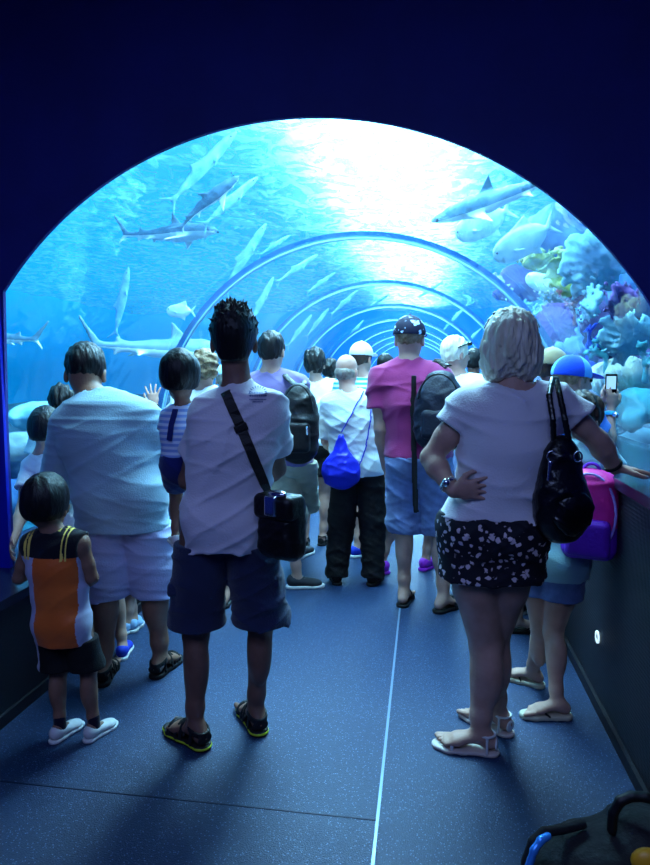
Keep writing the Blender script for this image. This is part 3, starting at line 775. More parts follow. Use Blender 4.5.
def pocket(p, i, dx, z, w=.03, hh=.09):
    c = p.hip[i]*.28+p.knee[i]*.72; return box(c+p.side*dx+V([0, 0, z]), (w, .07, hh), p.R, .018)
tm.shorts(m_cargo, hem=.272, g=.018, flare=.012, seed=5, am=.008, parts=[pocket(tm, 0, -.062, .0), pocket(tm, 1, .058, .0)])
for i, dx in ((0, -.062), (1, .058)):
    c_ = tm.hip[i]*.28+tm.knee[i]*.72+tm.side*dx; build('pocket_flap', D(folds(.003, 7+i, 25), box(c_+V([0, -.004, .075]), (.036, .078, .024), tm.R, .012)), .005, m_cargo, tm.root, tm.base)
for i in (0, 1): tm.shoe(i, 'sport', [sh_d, sh_d, yg])
# worn print on the shoulder of the tee
def tee_print(node, cx, cy, r, parent, origin, m):
    v = []; f = []; d0 = nrm(ray(cx, cy))
    def quad(ps):
        q = [trace(node, CAM, nrm(ray(*a)), 1.2) for a in ps]
        if any(z is None for z in q): return
        k = len(v); v.extend([z-d0*.0022 for z in q]); f.append((k, k+1, k+2, k+3))
    for j in range(13):
        a = math.pi*(1.12-1.24*j/12); c, s = math.cos(a), math.sin(a)
        for r0, r1, w in ((r*.74, r*1.0, .045),): quad([(cx+c*r0-s*w*r, cy-s*r0*.8-c*w*r), (cx+c*r1-s*w*r, cy-s*r1*.8-c*w*r), (cx+c*r1+s*w*r, cy-s*r1*.8+c*w*r), (cx+c*r0+s*w*r, cy-s*r0*.8+c*w*r)])
    for yy, n_, w in ((-.12, 11, .95), (.18, 9, .85), (.62, 12, .9), (.86, 8, .55)):
        for j in range(n_):
            x0 = cx-w*r+2*w*r*j/n_; hgt = (.20 if abs(yy) < .2 else .12)*r; quad([(x0, cy+yy*r), (x0+1.3*w*r/n_, cy+yy*r), (x0+1.3*w*r/n_, cy+yy*r+hgt), (x0, cy+yy*r+hgt)])
    mesh_np('print', v, f, m, parent, origin, smooth=False)
tee_print(tm.shirtn, 258, 393, 9.5, tm.shirto, tm.base, mat('blue_print', (.25, .32, .55), .8))
# crossbody bag
m_br = mat('dark_brown_strap', (.10, .08, .08), .55, bump=.3, bscale=200); m_bag = mat('dark_bag_leather', (.06, .05, .055), .42, bump=.4, bscale=60)
m_silver = mat('bright_metal', (.85, .87, .9), .2, metal=1.0)
P_, N_ = on_surface(tm.shirtn, dense([(226, 394), (232, 407), (243, 433), (254, 460), (265, 487), (274, 506)]))
bagc = atY(283, 526, 2.22)
cb = empty('crossbody_bag', (bagc[0], bagc[1], bagc[2]-.14)); tag(cb, 'dark crossbody bag with silver clasp hanging at the hip of the tall person', 'bag'); og = V(cb.location)
R_ = rotz(-.5)
build('body', D(folds(.004, 5, 20), U(.02, box(bagc, (.085, .045, .115), R_, .035), box(bagc+R_@V([0, -.04, -.03]), (.07, .02, .07), R_, .018))), .006, m_bag, cb, og)
build('flap', U(.01, box(bagc+R_@V([0, -.02, .075]), (.088, .052, .045), R_, .025)), .006, m_bag, cb, og)
build('clasp', U(.003, box(bagc+R_@V([.01, -.075, .085]), (.026, .010, .036), R_, .008), ell(bagc+R_@V([.02, -.05, .125]), (.04, .02, .014), R_)), .004, m_silver, cb, og)
st_o = ribbon('strap', [P_[0]+V([0, .07, .015])]+P_+[bagc+R_@V([-.05, -.03, .10])], [V([0, -.3, 1])]+N_+[N_[-1]], .036, .004, m_br, cb, og)
i_ = 9; build('buckle', box(P_[i_]+N_[i_]*.008, (.024, .006, .014), frame(nrm(P_[i_+1]-P_[i_-1]), N_[i_])[:, [0, 2, 1]], .004), .003, m_br, st_o, og)

# --- carried child
m_lb = bpy.data.materials.new('striped_light_blue'); m_lb.use_nodes = True
def stripes(m, c1, c2, sc_, axis='Z', rough=.85, thin=.5):
    nt = m.node_tree; L = nt.links.new; tc = N(nt, 'ShaderNodeTexCoord'); wv = N(nt, 'ShaderNodeTexWave', Scale=sc_, bands_direction=axis, Distortion=.3)
    cr = N(nt, 'ShaderNodeValToRGB'); cr.color_ramp.elements[0].position = thin-.05; cr.color_ramp.elements[1].position = thin+.05; cr.color_ramp.elements[0].color = lin(c1); cr.color_ramp.elements[1].color = lin(c2)
    L(tc.outputs['Object'], wv.inputs['Vector']); L(wv.outputs['Color'], cr.inputs[0]); b = nt.nodes['Principled BSDF']; L(cr.outputs[0], b.inputs['Base Color']); b.inputs['Roughness'].default_value = rough; return m
stripes(m_lb, (.55, .68, .9), (.85, .9, .97), 14)
YC = 2.47
ch = Person((atY(184, 470, YC)[0], YC), .92, face=.35, child=True, sk='brown', vox=.006, hips=atY(187, 462, YC), neckb=atY(184, 407, YC), headpos=atY(180, 378, YC-.01), headyaw=.3, headpitch=-.05, hscale=1.14,
   sho=[atY(171, 417, YC+.01), atY(200, 415, YC)], elb=[atY(168, 445, YC-.03), atY(206, 440, YC+.06)], wri=[atY(175, 462, YC+.07), atY(200, 440, YC+.16)],
   knees=[atY(176, 490, YC+.12), atY(206, 485, YC+.16)], ank=[atY(176, 536, YC+.06), atY(212, 530, YC+.16)], toes=[(-.5, 1), (.2, 1)], shod=True)
ch.make('small child with black bowl haircut carried on the arm of the tall person')
ch.hair('bowl', m_black_hair)
ch.shirt(m_lb, hem=(ch.pel[2]+.0)/ch.h, g=.012, sleeve=.5, seed=21, am=.004)
for i in (0, 1): ch.shoe(i, 'sneaker', [wht, wht])
P_, N_ = on_surface(ch.shirtn, dense([(176, 410), (172, 425), (170, 440)], 4))
ribbon('shoulder_strap', P_, N_, .022, .004, cloth('overall_blue', (.10, .14, .40)), ch.root, ch.base)
build('shorts', D(folds(.004, 4, 26), U(.02, I(.003, ch.torso(.014), Plane(ch.pel+V([0, 0, .03]), (0, 0, 1))), *[cap(ch.hip[i], ch.hip[i]*.35+ch.knee[i]*.65, .056, .052) for i in (0, 1)])), .006, cloth('overall_blue', (.10, .14, .34)), ch.root, ch.base)

# --- broad man, front left
Y = 2.80
bm_ = Person((-1.40, Y), 1.72, face=.10, bulk=1.20, sk='tan', vox=.007, feet=[fl(103, 684), fl(158, 676)], toes=[(-.25, 1), (.1, 1)], hips=hx(124, Y, 1.72), neckb=atY(96, 397, Y+.02), headpos=atY(86, 373, Y+.08), headyaw=.25, headpitch=-.35,
   hscale=1.10, sho=[atY(70, 423, Y), atY(143, 420, Y)], elb=[atY(57, 498, Y+.10), atY(163, 468, Y+.12)], wri=[atY(74, 545, Y+.30), atY(158, 450, Y+.36)], legbulk=1.05, armbulk=1.1)
bm_.make('broad person in light blue tee and pale blue shorts leaning on the left parapet')
bm_.hair('crew', m_black_hair)
m_bt = cloth('light_blue_tee', (.62, .74, .80)); bm_.shirt(m_bt, hem=.425, g=.012, loose=.004, sleeve=.95, seed=14, am=.006, neckr=.036, fr=17)
bm_.shorts(cloth('pale_blue_shorts', (.70, .72, .86)), hem=.235, g=.02, flare=.008, seed=6, am=.006)
for i in (0, 1): bm_.shoe(i, 'sport', [m_black, m_black])

# --- small boy in basketball kit
Y = 2.28; hb = ht(46, 477, Y)
m_or = cloth('orange_satin', (.80, .36, .14), (.88, .44, .18), 4, .15, 60, .45); m_yoke = cloth('navy_black_mesh', (.05, .05, .10)); m_sv = cloth('silver_satin', (.72, .72, .82), None, 6, .1, 60, .4); m_ye = cloth('cream_yellow_trim', (.92, .80, .38))
bo = Person((-1.36, Y), hb, face=.05, child=True, sk='tan', vox=.0055, feet=[fl(57, 741), fl(91, 740)], toes=[(.25, 1), (.3, 1)], hips=hx(59, Y, hb, .47), neckb=atY(53, 528, Y), headpos=atY(47, 505, Y+.01), headyaw=.1, headpitch=-.1, hscale=1.10,
   shod=True, sho=[atY(30, 545, Y), atY(80, 543, Y)], elb=[atY(19, 578, Y+.01), atY(92, 578, Y+.02)], wri=[atY(28, 570, Y+.14), atY(80, 585, Y+.14)])
bo.make('small child with bowl haircut in orange and black basketball kit, white shoes')
bo.hair('bowl', m_black_hair, vox=.0045)
zy = atY(53, 553, Y)[2]
def bpick(c):
    x = (c-bo.neck)@bo.side; z = c[:, 2]; o = np.zeros(len(c), int)
    o[(c[:, 0] > atY(70, 600, Y-.1)[0]) | (c[:, 0] < atY(31, 600, Y-.1)[0])] = 2
    o[z > zy] = 1
    sx = np.abs(x); o[(z > zy-.01) & (((sx > .064) & (sx < .072)) | ((sx > .080) & (sx < .088)))] = 3
    o[(z > bo.neck[2]-.002) & (sx < .05)] = 3
    return o
bo.shirt([m_or, m_yoke, m_sv, m_ye], hem=.385, g=.012, loose=.002, sleeve=.1, seed=31, am=.005, pick=bpick, tank=True, neckr=.05, fr=12)
def bp2(c):
    o = np.zeros(len(c), int); o[(c[:, 0] > atY(87, 650, Y-.1)[0]) | (c[:, 0] < atY(31, 650, Y-.1)[0])] = 1; return o
bo.shorts([m_black, m_sv], hem=.275, g=.018, flare=.010, seed=8, am=.004, pick=bp2)
for i in (0, 1):
    s_ = bo.shoe(i, 'sneaker', [wht, wht])
    A = bo.ank[i]; build('sock', cap(A+V([0, 0, .002]), A+V([0, 0, .035]), .024), .004, cloth('navy_sock', (.05, .06, .16)), bo.root, bo.base)

# --- blonde woman, front right
Y = 2.44; hw_ = ht(508, 306, Y)
hipw = hx(493, Y, hw_)
hand_r = atZ(632, 474, 1.075)
m_fl = bpy.data.materials.new('floral_print'); m_fl.use_nodes = True
nt = m_fl.node_tree; L = nt.links.new; tc = N(nt, 'ShaderNodeTexCoord'); nz = N(nt, 'ShaderNodeTexNoise', Scale=40.0, Detail=2.0); vo = N(nt, 'ShaderNodeTexVoronoi', Scale=36.0); ad = N(nt, 'ShaderNodeVectorMath', operation='MULTIPLY_ADD')
L(tc.outputs['Object'], nz.inputs['Vector']); L(nz.outputs['Color'], ad.inputs[0]); ad.inputs[1].default_value = (.03, .03, .03); L(tc.outputs['Object'], ad.inputs[2]); L(ad.outputs[0], vo.inputs['Vector'])
cr = N(nt, 'ShaderNodeValToRGB'); cr.color_ramp.elements[0].position = .30; cr.color_ramp.elements[1].position = .36; cr.color_ramp.elements[0].color = lin((.9, .82, .84)); cr.color_ramp.elements[1].color = lin((.05, .05, .12))
L(vo.outputs['Distance'], cr.inputs[0])
v2 = N(nt, 'ShaderNodeTexNoise', Scale=11.0, Detail=1.0); L(tc.outputs['Object'], v2.inputs['Vector']); c2_ = N(nt, 'ShaderNodeValToRGB'); c2_.color_ramp.elements[0].position = .42; c2_.color_ramp.elements[1].position = .47; L(v2.outputs[0], c2_.inputs[0])
mx = N(nt, 'ShaderNodeMix', data_type='RGBA'); L(c2_.outputs[0], mx.inputs['Factor']); mx.inputs['A'].default_value = lin((.05, .05, .12)); L(cr.outputs[0], mx.inputs['B']); L(mx.outputs['Result'], nt.nodes['Principled BSDF'].inputs['Base Color']); nt.nodes['Principled BSDF'].inputs['Roughness'].default_value = .8
wo = Person((.22, Y), hw_, face=-.05, bulk=1.0, fem=True, sk='fair', vox=.006, feet=[fl(487, 753), fl(503, 733)], toes=[(-1, .12), (-.75, .6)], hips=hipw, neckb=atY(515, 388, Y), headpos=atY(511, 347, Y+.02), headyaw=-.1, headpitch=.02, hscale=1.0,
   sho=[atY(468, 407, Y), atY(555, 403, Y+.02)], elb=[atY(431, 458, Y-.02), atY(598, 441, Y+.04)], wri=[atY(453, 491, Y-.13), V(hand_r)-V([.06, 0, -.02])], handdir=[(1, .0, .12), (1, .35, -.12)], palm=[(0, 1, .1), (0, 0, -1)], curl=(.08, .15), legbulk=1.18, armbulk=1.12, hw=1.04,
   knees=[atY(486, 645, Y+.05), atY(492, 640, Y+.12)])
wo.make('blonde person in white tee and dark floral shorts, one hand on hip')
wo.hair('bob', m_blond_hair)
wo.shirt(cloth('white_tee', (.88, .86, .88)), hem=.548, g=.010, loose=.004, sleeve=.42, seed=17, am=.008, sl_g=.008, neckr=.045)
wo.shorts(m_fl, hem=.405, g=.022, flare=.020, seed=9, am=.005, top=.60)
for i in (0, 1): wo.shoe(i, 'flat', [mat('pale_sole', (.80, .74, .70), .6), wht])
build('sunglasses', U(.003, *[cap(wo.hp(-.085, .02, .10), wo.hp(-.06, .06, .125), .006), cap(wo.hp(-.06, .06, .125), wo.hp(.06, .06, .125), .012), cap(wo.hp(.06, .06, .125), wo.hp(.085, .02, .10), .006), cap(wo.hp(-.085, .02, .10), wo.hp(-.098, -.03, .07), .004), cap(wo.hp(.085, .02, .10), wo.hp(.098, -.03, .07), .004)]), .004, mat('dark_glasses', (.05, .05, .06), .15), wo.root, wo.base)
d_ = nrm(wo.wri[0]-wo.elb[0]); q_ = wo.wri[0]-d_*.03
def band(p, d, r, w, t, name, m, root, base, face=None, label=None):
    F_ = frame(d, (0, .3, 1)); ps = [p+F_[:, 0]*math.cos(a)*r+F_[:, 2]*math.sin(a)*r for a in np.linspace(0, 2*math.pi, 21)]
    n = U(.001, *[ecap(a, b, (w, t), (w, t), d) for a, b in zip(ps[:-1], ps[1:])]); o = build(name, n, .0035, m, root, base)
    if label: o['label'] = label
    if face is not None: build('dial', ecap(p+nrm(face)*(r+.002), p+nrm(face)*(r+.008), (.017, .016), (.016, .015), d), .0035, m_silver, o, base)
    return o
band(q_, d_, .031, .009, .004, 'wristwatch', m_silver, wo.root, wo.base, (-.3, -1, .4))
d_ = nrm(wo.wri[1]-wo.elb[1]); band(wo.wri[1]-d_*.015, d_, .031, .007, .004, 'bracelet', m_black, wo.root, wo.base)
# handbag
m_hb = mat('glossy_black_leather', (.035, .03, .045), .28, bump=.5, bscale=35, coat=.3)
hc = atY(563, 492, 2.33)
hbag = empty('handbag', (hc[0], hc[1], hc[2]-.18)); tag(hbag, 'large black leather handbag hanging from the shoulder of the blonde person', 'bag'); og = V(hbag.location)
R_ = rotz(.35)
build('body', D(folds(.004, 8, 14), U(.05, ell(hc+V([0, 0, -.06]), (.105, .07, .12), R_), ell(hc+V([-.01, 0, .06]), (.075, .055, .14), R_))), .006, m_hb, hbag, og)
build('pocket', D(folds(.005, 9, 25), ell(hc+R_@V([.01, -.055, -.06]), (.07, .03, .075), R_)), .006, m_hb, hbag, og)
top = [atY(553, 378, 2.42), atY(549, 395, 2.33), atY(553, 420, 2.29), hc+V([-.035, 0, .155])]; top2 = [atY(556, 378, 2.44), atY(560, 396, 2.36), atY(565, 420, 2.31), hc+V([.02, 0, .15])]
for tp in (top, top2):
    pp = [V(a)+(V(b)-V(a))*i/5 for a, b in zip(tp[:-1], tp[1:]) for i in range(5)]+[V(tp[-1])]
    h_ = build('handle', U(.003, *[ecap(a, b, (.011, .006), (.011, .006), (1, -.3, 0)) for a, b in zip(pp[:-1], pp[1:])]), .005, m_hb, hbag, og)
for dx in (-.05, .035): build('ring', U(0, *[cap(hc+V([dx+.014*math.cos(a), -.045, .13+.018*math.sin(a)]), hc+V([dx+.014*math.cos(a+.5), -.045, .13+.018*math.sin(a+.5)]), .0035) for a in np.arange(0, 6.3, .5)]), .0035, m_silver, hbag, og)
build('tassel', U(.002, cap(hc+V([-.055, -.05, .11]), hc+V([-.062, -.055, .03]), .008, .004)), .004, m_silver, hbag, og)
# --- girl with the bright backpack, beside the right parapet
m_tl = cloth('teal_white_shirt', (.62, .80, .84)); m_den = denim('light_denim', (.42, .52, .74)); m_cd = denim('blue_denim', (.45, .52, .70))
Y = 2.84; hg = 1.32
gi = Person((.52, Y), hg, face=-.35, child=True, sk='fair', vox=.007, feet=[fl(536, 686), fl(562, 718)], toes=[(-.9, .5), (-.95, -.1)], hips=hx(553, Y, hg, .50), neckb=atY(583, 440, Y+.06), headpos=atY(583, 419, Y+.08), headyaw=-.8, headpitch=-.1, hscale=.82,
   sho=[atY(568, 458, Y), atY(603, 455, Y+.10)], elb=[atY(560, 500, Y+.1), atY(618, 480, Y+.2)], wri=[atY(575, 500, Y+.3), atY(622, 470, Y+.36)], knees=[atY(541, 630, Y+.06), atY(553, 632, Y-.02)], legbulk=1.0)
gi.make('child in white top and denim shorts wearing flip-flops beside the right parapet')
gi.hair('tousled', m_brown_hair)
gi.shirt(m_tl, hem=.44, g=.014, sleeve=.5, seed=41, am=.006, loose=.01)
gi.shorts(m_den, hem=.375, g=.02, seed=42)
mf = mat('pale_flip_sole', (.75, .72, .62), .6)
for i in (0, 1): gi.shoe(i, 'flip', [mf, m_black], name='flip_flop')
m_pk = mat('pink_nylon', (.93, .16, .62), .5, bump=.3, bscale=80); m_pu = mat('purple_nylon', (.45, .12, .80), .5, bump=.3, bscale=80); m_lv = mat('lilac_trim', (.70, .60, .95), .45)
bc = atY(590, 516, 2.72); R_ = rotz(-.35)
bp_ = empty('backpack', (bc[0], bc[1], bc[2]-.19)); tag(bp_, 'bright pink and purple child backpack beside the right parapet', 'backpack'); og = V(bp_.location)
def bpk(c): q = (c-bc)@R_; return np.where(q[:, 2] < -.06+.25*q[:, 0], 1, 0)
build('body', D(folds(.004, 6, 18), U(.04, box(bc, (.105, .06, .175), R_, .05), ell(bc+V([0, 0, .10]), (.085, .06, .09), R_))), .006, [m_pk, m_pu], bp_, og, bpk)
build('pocket', U(.03, box(bc+R_@V([0, -.07, -.075]), (.085, .03, .075), R_, .025)), .006, m_pu, bp_, og)
arcp = [bc+R_@V([.10*math.cos(a), -.055, .02+.16*math.sin(a)]) for a in np.linspace(-.9, math.pi+.9, 22)]
build('piping', U(0, *[cap(a, b, .006) for a, b in zip(arcp[:-1], arcp[1:])]), .005, m_lv, bp_, og)
build('handle', U(0, *[cap(bc+R_@V([.03*math.cos(a), 0, .185+.03*math.sin(a)]), bc+R_@V([.03*math.cos(a+.4), 0, .185+.03*math.sin(a+.4)]), .007) for a in np.arange(0, 3.0, .4)]), .005, m_pu, bp_, og)
for q in (-.06, .06): build('strap', U(.004, *[ecap(bc+R_@V(a), bc+R_@V(b), (.018, .005), (.018, .005), R_[:, 0]) for a, b in (((q, .05, .17), (q, .10, .20)), ((q, .10, .20), (q, .15, .17)))]), .005, m_pu, bp_, og)

# --- boy in the blue cap, taking a picture
Y = 3.45; hcb = ht(570, 354, Y)
cbx = hx(566, Y, hcb)
cb_ = Person((cbx[0]-.1, Y+.1), hcb, face=-.55, sk='fair', bulk=.86, vox=.007, feet=[fl(512, 632), fl(523, 603)], toes=[(1, .1), (.9, .45)], hips=V([.53, Y+.05, .53*hcb]), neckb=atY(575, 396, Y), headpos=atY(573, 380, Y), headyaw=-1.15, headpitch=-.1, hscale=1.06,
   sho=[atY(566, 412, Y+.06), atY(588, 414, Y-.08)], elb=[atY(588, 425, Y+.2), atY(608, 450, Y-.06)], wri=[atY(604, 400, Y+.05), atY(611, 409, Y+.02)], handdir=[(.25, .1, 1), (.1, .05, 1)], palm=[(.6, .2, .1), (-.3, .9, 0)], curl=(.7, .6))
cb_.make('child in bright blue cap holding up a phone, blue wristband on the raised arm')
cb_.hair('crew', m_sandy_hair, hat=True)
cb_.shirt(cloth('bright_blue_shirt', (.25, .50, .85)), hem=.47, g=.012, sleeve=.5, seed=44, am=.005)
cb_.shorts(m_den, hem=.27, seed=45)
def cpk(c): q = (c-cb_.head)@cb_.H; return np.where((q[:, 0] > 0) ^ (q[:, 1] > .0), 1, 0)
m_c1 = cloth('sky_blue_cap', (.30, .68, .95)); m_c2 = cloth('royal_blue_cap', (.08, .30, .85))
cb_.cap_hat([m_c1, m_c2], m_c2, pick=cpk)
for i in (0, 1): cb_.shoe(i, 'flip', [m_rub, m_black], name='flip_flop')
d_ = nrm(cb_.wri[1]-cb_.elb[1]); band(cb_.wri[1]-d_*.03, d_, .030, .012, .004, 'wristwatch', mat('cyan_rubber', (.20, .75, .9), .4), cb_.root, cb_.base, (.5, -1, 0), 'bright cyan wristwatch')
pc = atY(611, 385, Y+.03); R_ = frame((.15, 1, .05))
ph = build('phone', box(pc, (.028, .004, .056), R_, .003), .003, mat('black_glass', (.03, .03, .04), .15), None, pc-V([0, 0, .066])); tag(ph, 'black mobile phone with a lit screen held up by the child in blue cap', 'phone')
m_scr = bpy.data.materials.new('lit_screen'); m_scr.use_nodes = True; b = m_scr.node_tree.nodes['Principled BSDF']; b.inputs['Base Color'].default_value = (.3, .6, .8, 1); b.inputs['Emission Color'].default_value = (.45, .8, 1, 1); b.inputs['Emission Strength'].default_value = .7
q = [pc+R_@V(a) for a in ((-.022, -.0052, -.020), (.022, -.0052, -.020), (.022, -.0052, .045), (-.022, -.0052, .045))]; mesh_np('screen', q, [(0, 1, 2, 3)], m_scr, ph, pc-V([0, 0, .066]), smooth=False)
# --- someone behind him in a tan cap
Y = 3.98; h_ = ht(553, 351, Y)
pj = Person((.50, Y), h_, face=-.5, sk='tan', vox=.011, headpos=atY(553, 368, Y), neckb=atY(556, 392, Y), headyaw=-.9)
pj.make('person in tan cap half hidden behind the child in blue cap'); pj.hair('short', m_brown_hair, hat=True); pj.shirt(cloth('grey_shirt', (.35, .4, .5)), seed=46); pj.shorts(m_cd, hem=.27); pj.cap_hat(cloth('tan_cap', (.6, .55, .42)))
for i in (0, 1): pj.shoe(i, 'sneaker', [shoe_grey, wht])

# --- man in magenta tee and patterned cap
Y = 3.95; h_ = ht(410, 314, Y)
mg = Person((.01, Y), h_, face=-.05, bulk=1.04, sk='fair', vox=.0085, feet=[fl(403, 606), fl(440, 612)], toes=[(.15, 1), (.75, .8)], hips=hx(418, Y, h_), neckb=atY(409, 362, Y), headpos=atY(410, 339, Y+.02), headyaw=-.25, hscale=1.02,
   sho=[atY(381, 379, Y), atY(440, 379, Y)], elb=[atY(381, 428, Y-.02), atY(449, 425, Y-.02)], wri=[atY(386, 468, Y+.10), atY(448, 462, Y+.1)])
mg.make('person in magenta tee, denim shorts and patterned dark cap, dark sandals')
mg.hair('crew', m_sandy_hair, hat=True)
mg.shirt(cloth('magenta_tee', (.58, .17, .40)), hem=.525, g=.012, seed=51, am=.007, sleeve=.6, neckr=.036)
mg.shorts(m_cd, hem=.262, g=.014, flare=.010, seed=52, am=.006)
mb = mat('navy_blotched', (.06, .08, .20), .8, (.75, .85, 1), 22, contrast=.08)
mb.node_tree.nodes['Color Ramp'].color_ramp.elements[0].position = .58; mb.node_tree.nodes['Color Ramp'].color_ramp.elements[1].position = .62
mg.cap_hat(mb, mb)
for i in (0, 1): mg.shoe(i, 'slide', [m_rub, m_rub], name='sandal')
# dark backpack on his right shoulder
m_nb = mat('dark_navy_nylon', (.07, .09, .17), .55, bump=.3, bscale=90); m_bk = mat('black_nylon', (.04, .045, .06), .5, bump=.3, bscale=90)
def pack(c, w, d, h, ang, label, m1, m2, voxel=.009, straps=(), hang=None):
    R_ = rotz(ang); t = empty('backpack', (c[0], c[1], c[2]-h)); tag(t, label, 'backpack'); og = V(t.location)
    build('body', D(folds(.006, int(c[0]*100) % 50+3, 16), U(.06, ell(c-V([0, 0, h*.28]), (w, d, h*.66), R_), box(c-V([0, 0, h*.15]), (w*.86, d*.85, h*.72), R_, d*.7), ecap(c, c+V([0, 0, h*.62]), (w*.82, d*.9), (w*.55, d*.6), R_[:, 0]))), voxel, m1, t, og)
    build('front_pocket', U(.02, box(c+R_@V([0, -d*.95, -h*.35]), (w*.66, d*.42, h*.34), R_, d*.38)), voxel, m1, t, og)
    zp = [c+R_@V([w*.8*math.cos(a), -d*.92, h*.15+h*.62*math.sin(a)]) for a in np.linspace(.1, math.pi-.1, 13)]
    build('zipper', U(0, *[cap(a, b, .006) for a, b in zip(zp[:-1], zp[1:])]), .006, m2, t, og)
    build('zip_pull', cap(c+R_@V([w*.5, -d*1.35, -h*.12]), c+R_@V([w*.52, -d*1.4, -h*.28]), .007), .006, m_silver, t, og)
    for pts, wd in straps: build('strap', U(.004, *[ecap(a, b, (wd, .006), (wd, .006), (1, .1, 0)) for a, b in zip(pts[:-1], pts[1:])]), voxel*.8, m2, t, og)
    return t
c = atY(440, 408, Y-.22)
pack(c, .14, .09, .25, -.15, 'dark navy backpack slung over the shoulder of the person in magenta tee', m_nb, m_bk, .009,
  [([atY(424, 372, Y-.05), atY(438, 360, Y-.02), atY(447, 367, Y-.05)], .022), ([atY(414, 376, Y-.16), atY(413, 410, Y-.17), atY(414, 450, Y-.17), atY(415, 490, Y-.17), atY(416, 512, Y-.17)], .018), ([atY(447, 365, Y-.1), c+V([.05, .05, .24])], .02)])

# --- blond person with sunglasses on the head; the purple shoes
Y = 4.68; h_ = ht(457, 334, Y)
sg = Person((-.10, Y), h_, face=-.5, sk='fair', bulk=.95, vox=.010, feet=[fl(384, 573), fl(424, 570)], toes=[(-.6, .6), (.5, .9)], hips=hx(425, Y, h_), neckb=atY(459, 377, Y), headpos=atY(456, 354, Y), headyaw=-1.0, shod=True)
sg.make('short-haired blond person in white tee with sunglasses on top of the head, purple shoes'); sg.hair('short', m_blond_hair)
sg.shirt(cloth('white_shirt2', (.86, .86, .9)), seed=54); sg.shorts(m_cd, hem=.20, seed=55)
build('sunglasses', U(.003, cap(sg.hp(-.07, .07, .075), sg.hp(.07, .07, .075), .014), cap(sg.hp(-.075, .06, .08), sg.hp(-.092, -.05, .04), .005), cap(sg.hp(.075, .06, .08), sg.hp(.092, -.05, .04), .005)), .005, mat('dark_glasses', (.05, .05, .06), .15), sg.root, sg.base)
for i in (0, 1): sg.shoe(i, 'sneaker', [shoe_purple, shoe_purple, wht], label='purple shoe')

# --- older man with drawstring bag
Y = 4.36; h_ = ht(347, 349, Y)
ol = Person((-.52, Y), h_, face=-.1, sk='fair', bulk=1.0, vox=.009, feet=[fl(337, 584), fl(372, 585)], toes=[(-.2, 1), (.2, 1)], hips=hx(358, Y, h_), neckb=atY(349, 391, Y), headpos=atY(347, 371, Y+.04), headyaw=-.35, headpitch=-.15, shod=True, hscale=1.02,
   sho=[atY(331, 404, Y), atY(373, 404, Y)], elb=[atY(326, 440, Y+.05), atY(381, 438, Y+.08)], wri=[atY(334, 452, Y+.25), atY(374, 452, Y+.28)])
ol.make('bald older person in pale creased shirt and black trousers'); ol.hair('fringe_ring', m_grey_hair)
ol.shirt(cloth('pale_shirt', (.78, .84, .84), (.72, .78, .80)), hem=.475, g=.016, loose=.012, sleeve=.9, seed=61, am=.007, fr=20)
ol.shorts(m_black, hem=.035, g=.015, flare=.004, seed=62, name='trousers', cuthems=False, am=.007)
for i in (0, 1): ol.shoe(i, 'sneaker', [m_black, m_rub])
m_ryl = mat('royal_blue_nylon', (.06, .12, .72), .45, bump=.4, bscale=30)
c = atY(341, 463, Y-.20); dg = empty('drawstring_bag', (c[0], c[1], c[2]-.18)); tag(dg, 'royal blue drawstring bag on the back of the bald older person', 'bag'); og = V(dg.location)
build('body', D(folds(.004, 12, 26, 1.5), U(.05, ell(c+V([0, 0, -.06]), (.125, .06, .115)), ecap(c+V([0, 0, -.05]), c+V([0, 0, .17]), (.10, .055), (.018, .02), (1, 0, 0)))), .007, m_ryl, dg, og)
for p1 in ((364, 392), (372, 402)):
    P_, N_ = on_surface(ol.shirtn, dense([(342, 432), p1], 8)); 
    if p1[0] == 372: P_, N_ = on_surface(ol.shirtn, dense([(356, 478), (366, 445), (371, 410)], 6))
    build('cord', U(0, *[cap(a+n*.012, b+n*.012, .005) for a, b, n in zip(P_[:-1], P_[1:], N_)]), .005, m_ryl, dg, og)

# --- white cap and striped top
Y = 5.05; h_ = ht(362, 342, Y)
wc = Person((-.50, Y), h_, face=-.1, sk='fair', bulk=.9, vox=.010, feet=[fl(355, 557), fl(372, 552)], toes=[(.8, .7), (.4, 1)], hips=hx(366, Y, h_), neckb=atY(363, 378, Y), headpos=atY(362, 358, Y), headyaw=-.5, shod=True, hscale=.98)
m_st = bpy.data.materials.new('teal_striped'); m_st.use_nodes = True; stripes(m_st, (.20, .62, .74), (.85, .92, .95), 9)
wc.make('person in white cap and teal striped top with bright blue shoes'); wc.hair('short', m_brown_hair, hat=True); wc.shirt(m_st, seed=64, g=.012); wc.shorts(m_cd, hem=.3); wc.cap_hat(cloth('white_cap', (.88, .88, .88)))
for i in (0, 1): wc.shoe(i, 'sneaker', [shoe_blue, wht], label='bright blue shoe')

# --- woman in white top and black skirt
Y = 5.25; h_ = ht(314, 346, Y)
wt = Person((-.95, Y), h_, face=.0, fem=True, sk='fair', vox=.010, feet=[fl(305, 547), fl(322, 545)], hips=hx(317, Y, h_), neckb=atY(317, 382, Y), headpos=atY(315, 364, Y), shod=True, hscale=1.02)
wt.make('dark-haired person in white top and black skirt behind the black backpack'); wt.hair('tousled', m_black_hair)
wt.shirt(cloth('white_top', (.85, .9, .92)), hem=.52, seed=66, g=.016, loose=.01, am=.008); wt.shorts(m_black, hem=.36, g=.03, flare=.02, name='skirt')
for i in (0, 1): wt.shoe(i, 'flat', [m_black, m_black])

